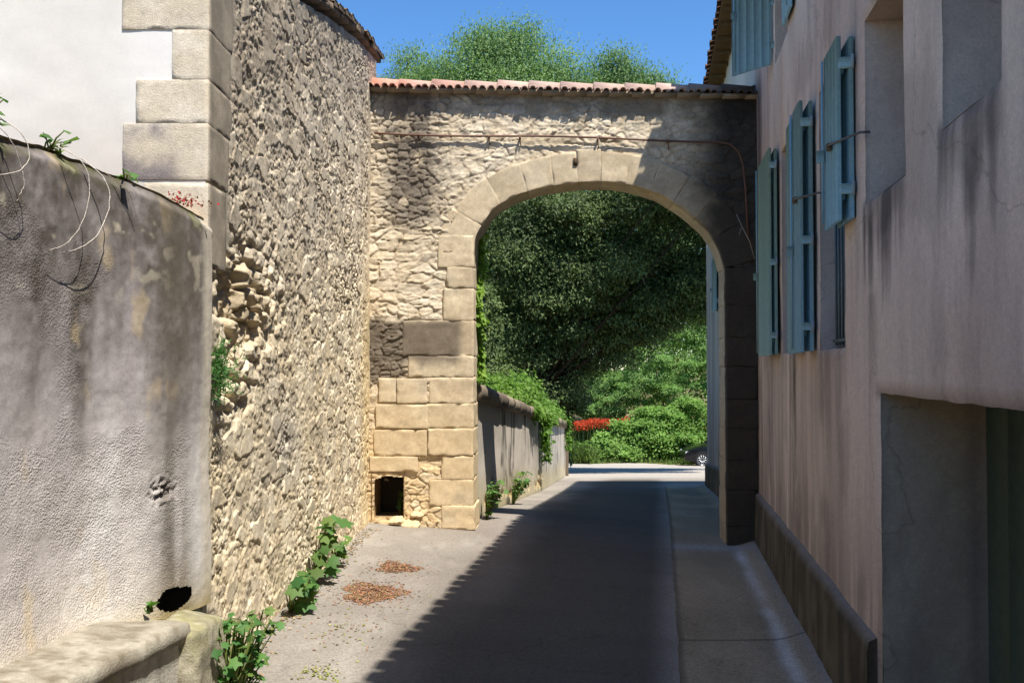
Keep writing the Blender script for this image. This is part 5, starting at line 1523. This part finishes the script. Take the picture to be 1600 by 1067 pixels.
for t_ in np.arange(3.0, 18.2, 0.12):
    y_ = RW0[1] + t_; zt_ = 1.80 - 0.083 * t_
    hump = 0.16 + 0.5 * math.exp(-((t_ - 8.6) / 2.6) ** 2) + 0.16 * math.exp(-((t_ - 15.5) / 2.2) ** 2)
    for q in range(3):
        pts.append((rwx(y_) - 0.15 - 0.25 * r.random(), y_, zt_ + hump * r.random() * 0.9, 0.10))
    if 6.8 < t_ < 12.5 and r.random() < 0.7:
        pts.append((rwx(y_) + 0.10, y_, zt_ - 0.02 - 0.16 * r.random(), 0.05))
nrun = len(pts)
for y_, l_ in ((20.3, 0.7), (20.7, 1.0), (29.3, 0.8)):
    for q in np.linspace(0, 1, 8):
        pts.append((rwx(y_) + 0.11, y_ + 0.1 * math.sin(q * 5), 1.8 - 0.083 * (y_ - 11.25) - q * l_, 0.05))
creeper("creeper", "bright green creeper tumbling over the coping of the low wall beyond the arch", (0.4, 20.0, 0.9), pts, 21000, 241, BG0, np.array([.18, .30, .06]), (0.09, 0.075), (1, -0.3, 0), (1, 1, 1))
# creeper up the left jamb of the gateway
pts = []
for q in np.linspace(0, 1, 60):
    z_ = 1.85 + q * 1.62
    w_ = 0.5 + 0.9 * (q > 0.72) + 0.5 * (0.33 < q < 0.42)
    pts.append(tuple(AP(1.13 + 0.02 + 0.01 * math.sin(q * 20), z_, -0.40 - 0.1 * math.sin(q * 9))) + (0.03 * w_,))
creeper("creeper", "thin yellow-green creeper climbing the left jamb of the archway", tuple(AP(1.13, 1.85, -0.42)), pts, 420, 242, np.array([.14, .25, .03]), np.array([.26, .40, .06]), (0.075, 0.07), (0.6, -0.8, 0), (1, 1, 1))

# weeds along the foot of the walls
def lobed_leaf(mb, base, dirv, nv_, size, c, lobes=5):
    base = np.asarray(base, float); d_ = np.asarray(dirv, float); d_ /= np.linalg.norm(d_)
    sd = np.cross(d_, nv_); sd /= np.linalg.norm(sd) + 1e-9; up = np.cross(sd, d_)
    ctr = base + d_ * size * 0.38
    V = [ctr + up * size * 0.04]
    k = lobes * 2
    outl = []
    for q in range(k + 1):
        a = -2.5 + 5.0 * q / k
        rr = size * (0.62 if q % 2 else 0.40) * (1.0 - 0.18 * abs(a) / 2.5)
        if abs(q - k / 2) < 0.6: rr = size * 0.66
        outl.append(ctr + d_ * rr * math.cos(a) + sd * rr * math.sin(a) - up * 0.10 * rr)
    V += outl + [base]
    n_ = len(V)
    F = [(0, q, q + 1) for q in range(1, n_ - 2)] + [(0, n_ - 2, n_ - 1), (0, n_ - 1, 1)]
    mb.add(V, F, c)
def weed(label, loc, h, n, seed, size, c0, c1, lean=(0.5, -0.3), spread=0.16, lobes=5, group="weeds along the wall foot", name="weed"):
    r = random.Random(seed); root = empty(name, loc, label, "weed", group)
    ml, ms = MB(), MB()
    for q in range(n):
        a = r.uniform(-2.0, 1.0); f = r.random()
        p = np.array([lean[0] * h * f * r.uniform(.3, 1.1) + spread * math.cos(a) * r.random(), lean[1] * h * f + spread * math.sin(a) * r.uniform(-1.4, 1.4), h * (0.18 + 0.85 * f ** 0.8)])
        p[0] = max(p[0], 0.02)
        b = np.array([0.02 + 0.02 * r.random(), spread * 0.6 * r.uniform(-1, 1), -0.01])
        ms.tube([b, b * 0.5 + p * 0.5 + np.array([0, 0, 0.02]), p], [0.005, 0.004, 0.003], 4, C(120, 130, 70))
        dv = np.array([r.uniform(0.0, 1), r.uniform(-1, 0.8), r.uniform(-0.6, 0.4)])
        t = r.random()
        lobed_leaf(ml, p, dv, np.array([r.uniform(-.5, .9), r.uniform(-1.1, 0.4), 1.0]), size * (0.5 + 0.85 * r.random() ** 1.3), (np.asarray(c0) * (1 - t) + np.asarray(c1) * t) * np.array([1 + 0.7 * r.random() ** 2, 1, 1]), lobes)
    ml.build("leaves", M_LEAF, root, local=True); ms.build("stem", M_LEAF, root, local=True)
    return root
WG0, WG1 = np.array([.045, .13, .035]), np.array([.11, .24, .06])
def wfoot(s_, o_=0.03):
    p = WP(s_, 0, o_); return (p[0], p[1], float(gz(p[0], p[1])))
weed("tall fig-like weed with large lobed leaves halfway along the rubble wall", wfoot(2.55, 0.02), 0.50, 26, 1, 0.15, WG0, WG1, lean=(0.3, 0.15), spread=0.12)
weed("low lobed weed lying on the road below the tall fig-like weed", wfoot(1.75), 0.26, 30, 2, 0.12, WG0, WG1, lean=(0.5, -0.2), spread=0.14)
weed("small weed tuft nearest the arch along the rubble wall", wfoot(3.3), 0.24, 22, 3, 0.09, WG0 * 1.2, WG1 * 1.2, spread=0.10)
weed("bushy weed clump beside the mossy end block of the ledge", (-1.50, 5.02, float(gz(-1.5, 5.02))), 0.50, 150, 4, 0.062, WG0, WG1 * 1.15, lean=(0.22, -0.1), spread=0.20)
weed("weed between the large leaves and the low weed at the rubble wall", wfoot(2.15), 0.22, 16, 5, 0.08, WG0, WG1, spread=0.09)
def rfoot(y_): return (float(rwx(y_)) + 0.03, y_, float(gz(rwx(y_), y_)))
weed("green weed at the foot of the low wall just past the arch", (-0.34, 11.75, float(gz(-.34, 11.75))), 0.45, 60, 6, 0.085, WG0, WG1 * 1.2, lean=(0.3, -0.2), spread=0.16, lobes=3)
weed("second weed at the low wall past the arch, beyond the shadow stripe", (-0.02, 14.6, float(gz(-.02, 14.6))), 0.5, 60, 7, 0.09, WG0, WG1 * 1.2, lean=(0.3, -0.2), spread=0.2, lobes=3)
p = AP(0.22, 0.30, -0.25)
weed("dark weed growing inside the square niche at the foot of the gateway", tuple(p), 0.26, 18, 8, 0.08, WG0 * .7, WG1 * .7, lean=(0.1, -0.1), spread=0.06, lobes=3)
weed("tiny green weed in the drain hole of the pebbled wall", (-1.80, 4.72, 0.80), 0.05, 7, 9, 0.05, WG0, WG1, lean=(0.2, -0.2), spread=0.04, lobes=3)
# fern tuft growing out of the rubble
p = WP(0.12, 1.92, 0.0)
root = empty("fern_tuft", tuple(p), "small feathery fern tuft growing out of the rubble wall", "fern")
r = np.random.default_rng(260); n = 420
P = np.abs(r.normal(size=(n, 3))) * np.array([.05, .0, .0]) + r.normal(size=(n, 3)) * np.array([.0, .045, .075]) + np.array([.01, 0, .04])
V, F, cc = leaves_mesh(P, rnd_dirs(n, r) + np.array([.3, 0, .5]), rnd_dirs(n, r), np.full(n, .05), np.full(n, .008), mix(WG0 * 1.4, WG1 * 1.3, r.random(n)))
make("fronds", V, F, M_LEAF, root, cc, smooth=False, local=True)
# red-flowered plant in the gap below the quoins
p = (-1.80, 5.20, 2.84)
root = empty("flowering_plant", p, "tiny red-flowered plant in the gap under the lowest quoin", "plant")
r = np.random.default_rng(261); n = 90
P = r.normal(size=(n, 3)) * np.array([.06, .02, .02]) + np.array([.02, -.02, .045])
V, F, cc = leaves_mesh(P, rnd_dirs(n, r), rnd_dirs(n, r), np.full(n, .02), np.full(n, .016), mix(np.array([.5, .03, .05]), np.array([.30, .16, .12]), (r.random(n) > .5) * 1.0))
make("blossoms", V, F, M_PETAL, root, cc, smooth=False, local=True)
# growth on top of the garden wall
def top_plant(label, y_, n, seed, size, h):
    xw_ = float(np.interp(y_, P2[:, 1], P2[:, 0])); zt_ = float(np.interp(y_, P2[:, 1], gtop))
    weed(label, (xw_ - 0.10, y_, zt_ + 0.01), h, n, seed, size, WG0, WG1 * 1.2, lean=(0.25, -0.2), spread=0.14, lobes=3, group="plants on top of the pebbled wall", name="wall_plant")
top_plant("leafy green plant sprawling on top of the pebbled wall at the picture edge", 3.80, 70, 11, 0.042, 0.12)
top_plant("thin low green plant on the pebbled wall top below the white render", 4.32, 12, 12, 0.05, 0.09)
top_plant("smallest sprig on the pebbled wall top near the dark quoin", 4.75, 8, 13, 0.05, 0.05)
# dry stems hanging down the face
root = empty("dry_vine", (-2.0, 4.1, 2.9), "pale dry vine stems looping down over the pebbled wall", "vine")
mb = MB()
def face_pt(y_, z_, o_=0.02):
    k_ = np.argmin(np.abs(P2[:, 1] - y_)); return np.array([P2[k_, 0] + N2[k_, 0] * o_, P2[k_, 1] + N2[k_, 1] * o_, z_])
def vine(seq, r0, c):
    seq = np.asarray(seq, float); q = np.linspace(0, len(seq) - 1, 26)
    sm = [np.interp(q, np.arange(len(seq)), seq[:, k_]) for k_ in range(3)]
    sm = [np.convolve(np.pad(v, 2, 'edge'), np.ones(5) / 5, 'valid') for v in sm]
    mb.tube([face_pt(a_, b_, c_) for a_, b_, c_ in zip(*sm)], np.linspace(r0, r0 * 0.5, 26), 5, c)
vc = C(214, 202, 186)
vine([(4.22, 2.97, .0), (4.30, 2.92, .09), (4.33, 2.80, .11), (4.28, 2.62, .10), (4.20, 2.52, .07), (4.12, 2.49, .04)], 0.0024, vc)
vine([(4.38, 2.96, .0), (4.47, 2.88, .08), (4.50, 2.76, .10), (4.42, 2.60, .10), (4.30, 2.52, .08), (4.20, 2.49, .05)], 0.003, vc)
vine([(3.80, 3.0, .0), (3.88, 2.95, .08), (3.92, 2.86, .10), (3.86, 2.78, .10), (3.74, 2.74, .06)], 0.0026, vc)
vine([(3.70, 3.0, .02), (3.86, 2.9, .06), (3.93, 2.75, .07), (3.90, 2.66, .05)], 0.0022, vc)
vine([(4.55, 2.92, .0), (4.66, 2.84, .05), (4.72, 2.72, .04)], 0.0025, C(150, 134, 112))
mb.build("stem", M_BARK, root, smooth=True)
# dry twig on the right pier
mb = MB()
mb.tube([AP(4.05, 3.66, .03), AP(4.10, 3.52, .07), AP(4.18, 3.35, .09), AP(4.24, 3.16, .06)], [0.006, 0.005, 0.005, 0.003], 5, C(170, 160, 146))
mb.tube([AP(4.10, 3.52, .07), AP(4.06, 3.42, .10)], [0.004, 0.002], 5, C(170, 160, 146))
tw = mb.build("dry_twig", M_BARK, None, smooth=True)
tag(tw, "pale dry twig dangling against the black right pier of the arch", "twig")

# ---------------- litter on the road
def litter(name, label, cx, cy, rx, ry, n, seed, cols):
    r = np.random.default_rng(seed)
    a = r.random(n) * 6.283; q = np.where(r.random(n) < 0.72, np.sqrt(r.random(n)), np.abs(r.normal(size=n)) * 0.95) * (1 + 0.22 * np.sin(a * 3 + seed) + 0.12 * np.sin(a * 7))
    x = cx + rx * q * np.cos(a); y = cy + ry * q * np.sin(a)
    P = np.stack([x, y, gz(x, y) + 0.004 + 0.010 * r.random(n) * np.clip(1 - q, 0, 1)], -1)
    D = rnd_dirs(n, r) * np.array([1, 1, .08]); Nn = rnd_dirs(n, r) * .25 + np.array([0, 0, 1])
    c = np.array(cols)[r.choice(len(cols), n)] * (0.6 + 0.7 * r.random((n, 1)))
    V, F, cc = leaves_mesh(P, D, Nn, 0.016 + 0.018 * r.random(n), 0.010 + 0.01 * r.random(n), c)
    return tag(make(name, V, F, M_EARTH, None, cc, smooth=False), label, "leaf litter", "heaps of litter on the road", kind="stuff")
lc = [C(160, 108, 82), C(142, 100, 78), C(172, 126, 96), C(134, 104, 84), C(146, 134, 84), C(150, 118, 96)]
litter("leaf_litter", "larger heap of reddish brown leaf litter on the sunny side of the road", -1.12, 7.72, 0.23, 0.30, 2600, 271, lc)
litter("leaf_litter", "smaller heap of brown leaf litter on the road towards the arch", -1.03, 8.68, 0.18, 0.20, 1300, 272, lc)
gcols = [C(140, 150, 70), C(160, 150, 90), C(120, 130, 60)]
litter("leaf_litter", "thin scatter of green leaf bits on the near sunny road", -1.15, 5.75, 0.12, 0.16, 90, 273, gcols)
litter("leaf_litter", "sparse scatter of dead bits between the litter heaps and the weeds", -1.2, 6.7, 0.35, 0.5, 110, 274, gcols + lc)

r = np.random.default_rng(280); n = 420
sx = r.uniform(0.2, 5.2, n); oo = np.abs(r.normal(size=n)) * 0.07 + 0.03
P = WP(sx, 0, oo); P[:, 2] = gz(P[:, 0], P[:, 1]) + 0.006 + 0.01 * r.random(n)
V, F, cc = leaves_mesh(P, rnd_dirs(n, r) * np.array([1, 1, .2]), rnd_dirs(n, r) * .3 + np.array([0, 0, 1]), 0.02 + 0.03 * r.random(n), 0.012 + 0.014 * r.random(n), np.array([C(150, 128, 96), C(128, 108, 84), C(170, 150, 116), C(110, 116, 60)])[r.choice(4, n)])
tag(make("dry_leaves", V, F, M_EARTH, None, cc, smooth=False), "dry leaf bits and grit caught along the foot of the rubble wall", "leaf litter", kind="stuff")

# ---------------- the parked car at the far side of the road
def car(loc, rz):
    root = empty("parked_car", loc, "black parked car half hidden behind the corner of the house", "car", rz=rz)
    Lc, Wc = 4.2, 1.76
    # side profile (x along the car from nose, z)
    prof = [(0.02, 0.32), (0.0, 0.52), (0.10, 0.68), (0.42, 0.80), (1.05, 0.93), (1.30, 0.97), (3.90, 0.98), (4.12, 0.90), (4.2, 0.62), (4.16, 0.32), (3.80, 0.24), (0.4, 0.22)]
    def taper(x): return 1 - 0.16 * max(0, (0.55 - x) / 0.55) ** 2 - 0.10 * max(0, (x - 3.7) / 0.5) ** 2
    mb = MB(); V = []; n_ = len(prof)
    secs = [(-1.0, 0.0), (-0.97, 0.0), (-0.8, 1), (0, 1), (0.8, 1), (0.97, 0), (1.0, 0)]
    for q, (w_, full) in enumerate(secs):
        for (x_, z_) in prof:
            zz_ = z_
            if abs(w_) == 1.0: zz_ = 0.6 + (z_ - 0.6) * 0.78
            elif abs(w_) < 0.9 and z_ > 0.6: zz_ = z_ + 0.03
            V.append((x_, w_ * Wc / 2 * taper(x_), zz_))
    Fq = [list(range(n_)), [(len(secs) - 1) * n_ + k_ for k_ in range(n_)][::-1]]
    for q in range(len(secs) - 1):
        for k_ in range(n_):
            Fq.append([q * n_ + k_, (q + 1) * n_ + k_, (q + 1) * n_ + (k_ + 1) % n_, q * n_ + (k_ + 1) % n_])
    mb.add(V, Fq, C(20, 20, 22))
    body = mb.build("body", M_CARP, root, smooth=True, local=True)
    bv = body.modifiers.new("bevel", 'BEVEL'); bv.width = 0.03; bv.segments = 3; bv.limit_method = 'ANGLE'; bv.angle_limit = 0.5
    # cabin: glass sides with a painted roof
    cab = [(1.15, 0.95), (1.95, 1.40), (2.35, 1.45), (3.3, 1.42), (4.02, 0.96)]
    mb = MB(); V = []
    for w_, s_ in ((-1, 1), (1, 1)):
        for (x_, z_) in cab:
            V.append((x_, w_ * (0.82 if z_ < 1.2 else 0.62), z_))
    Fq = [[0, 1, 2, 3, 4], [9, 8, 7, 6, 5], [0, 5, 6, 1], [3, 8, 9, 4]]
    mb.add(V, Fq, C(15, 16, 18)); mb.build("windows", M_GLASS, root, local=True)
    mb = MB()
    V = [];
    for w_ in (-1, 1):
        for (x_, z_) in ((1.90, 1.39), (2.35, 1.465), (3.3, 1.44), (3.42, 1.36)):
            V.append((x_, w_ * 0.64, z_))
    mb.add(V, [[0, 4, 5, 1], [1, 5, 6, 2], [2, 6, 7, 3], [0, 1, 2, 3], [7, 6, 5, 4], [0, 3, 7, 4]], C(20, 20, 22))
    for w_ in (-1, 1):
        for (xa, za, xb, zb, ) in ((1.15, .95, 1.95, 1.41), (3.3, 1.43, 4.02, .96), (2.55, .96, 2.5, 1.44)):
            mb.tube([(xa, w_ * .825, za), (xb, w_ * .63, zb)], 0.03, 6, C(20, 20, 22))
    mb.build("roof", M_CARP, root, local=True, smooth=False)
    for (x_, sgn) in ((0.78, -1), (0.78, 1), (3.38, -1), (3.38, 1)):
        yc = sgn * (Wc / 2 - 0.10)
        def ring(r0, r1, y0, y1, n=28):
            V = []; Fq = []
            for (r_, y_) in ((r0, y0), (r1, y0), (r1, y1), (r0, y1)):
                for k_ in range(n):
                    a = 2 * math.pi * k_ / n; V.append((x_ + r_ * math.cos(a), y_, 0.325 + r_ * math.sin(a)))
            for q in range(4):
                for k_ in range(n):
                    Fq.append((q * n + k_, q * n + (k_ + 1) % n, ((q + 1) % 4) * n + (k_ + 1) % n, ((q + 1) % 4) * n + k_))
            return V, Fq
        wb = MB(); V, Fq = ring(0.05, 0.09, yc - 0.06, yc + sgn * 0.095); wb.add(V, Fq, C(30, 30, 30))
        arch_ = MB()
        wheel = wb.build("wheel", M_TYRE, root, local=True)
        tb = MB(); V, Fq = ring(0.225, 0.325, yc - 0.10, yc + 0.10); tb.add(V, Fq, C(18, 18, 18)); t_ = tb.build("tyre", M_TYRE, wheel, local=True, smooth=False)
        rb = MB(); V, Fq = ring(0.205, 0.23, yc - 0.09, yc + 0.09); rb.add(V, Fq, C(150, 150, 152))
        for k_ in range(10):
            a = 2 * math.pi * k_ / 10
            d_ = np.array([math.cos(a), 0, math.sin(a)]); pz = np.array([-math.sin(a), 0, math.cos(a)])
            rb.box(np.array([x_, yc + sgn * 0.085, 0.325]) + d_ * 0.13, d_ * 0.085, np.array([0, 0.012, 0]), pz * 0.014, C(150, 150, 152))
        rb.build("rim", M_RIM, wheel, local=True)
        db = MB(); V, Fq = ring(0.0, 0.205, yc - 0.02, yc + 0.02); db.add(V, Fq, C(12, 12, 12)); db.build("hub", M_TYRE, wheel, local=True)
        # dark wheel-arch lip
        lp = MB(); lp.tube([(x_ + 0.37 * math.cos(a), sgn * (Wc / 2 * taper(x_) + 0.004), 0.325 + 0.37 * math.sin(a)) for a in np.linspace(0, math.pi, 16)], 0.02, 6, C(14, 14, 15)); lp.build("wheel_arch", M_TYRE, root, local=True, smooth=True)
    for sgn in (-1, 1):
        mb = MB(); mb.box((0.22, sgn * 0.66, 0.665), (0.16, 0.03 * sgn, 0.02), (0.02, 0.13, 0), (0, 0, 0.05), C(180, 185, 190), bev=0.02); mb.build("headlight", M_LAMP, root, local=True)
        mb = MB(); mb.box((1.38, sgn * 0.96, 1.0), (0.06, 0, 0), (0, 0.08, 0), (0, 0, 0.05), C(20, 20, 22), bev=0.02); mb.build("mirror", M_CARP, root, local=True)
    return root
cy = 44.0
car((7.75, cy, float(gz(9, cy)) + 0.0), 0.0)
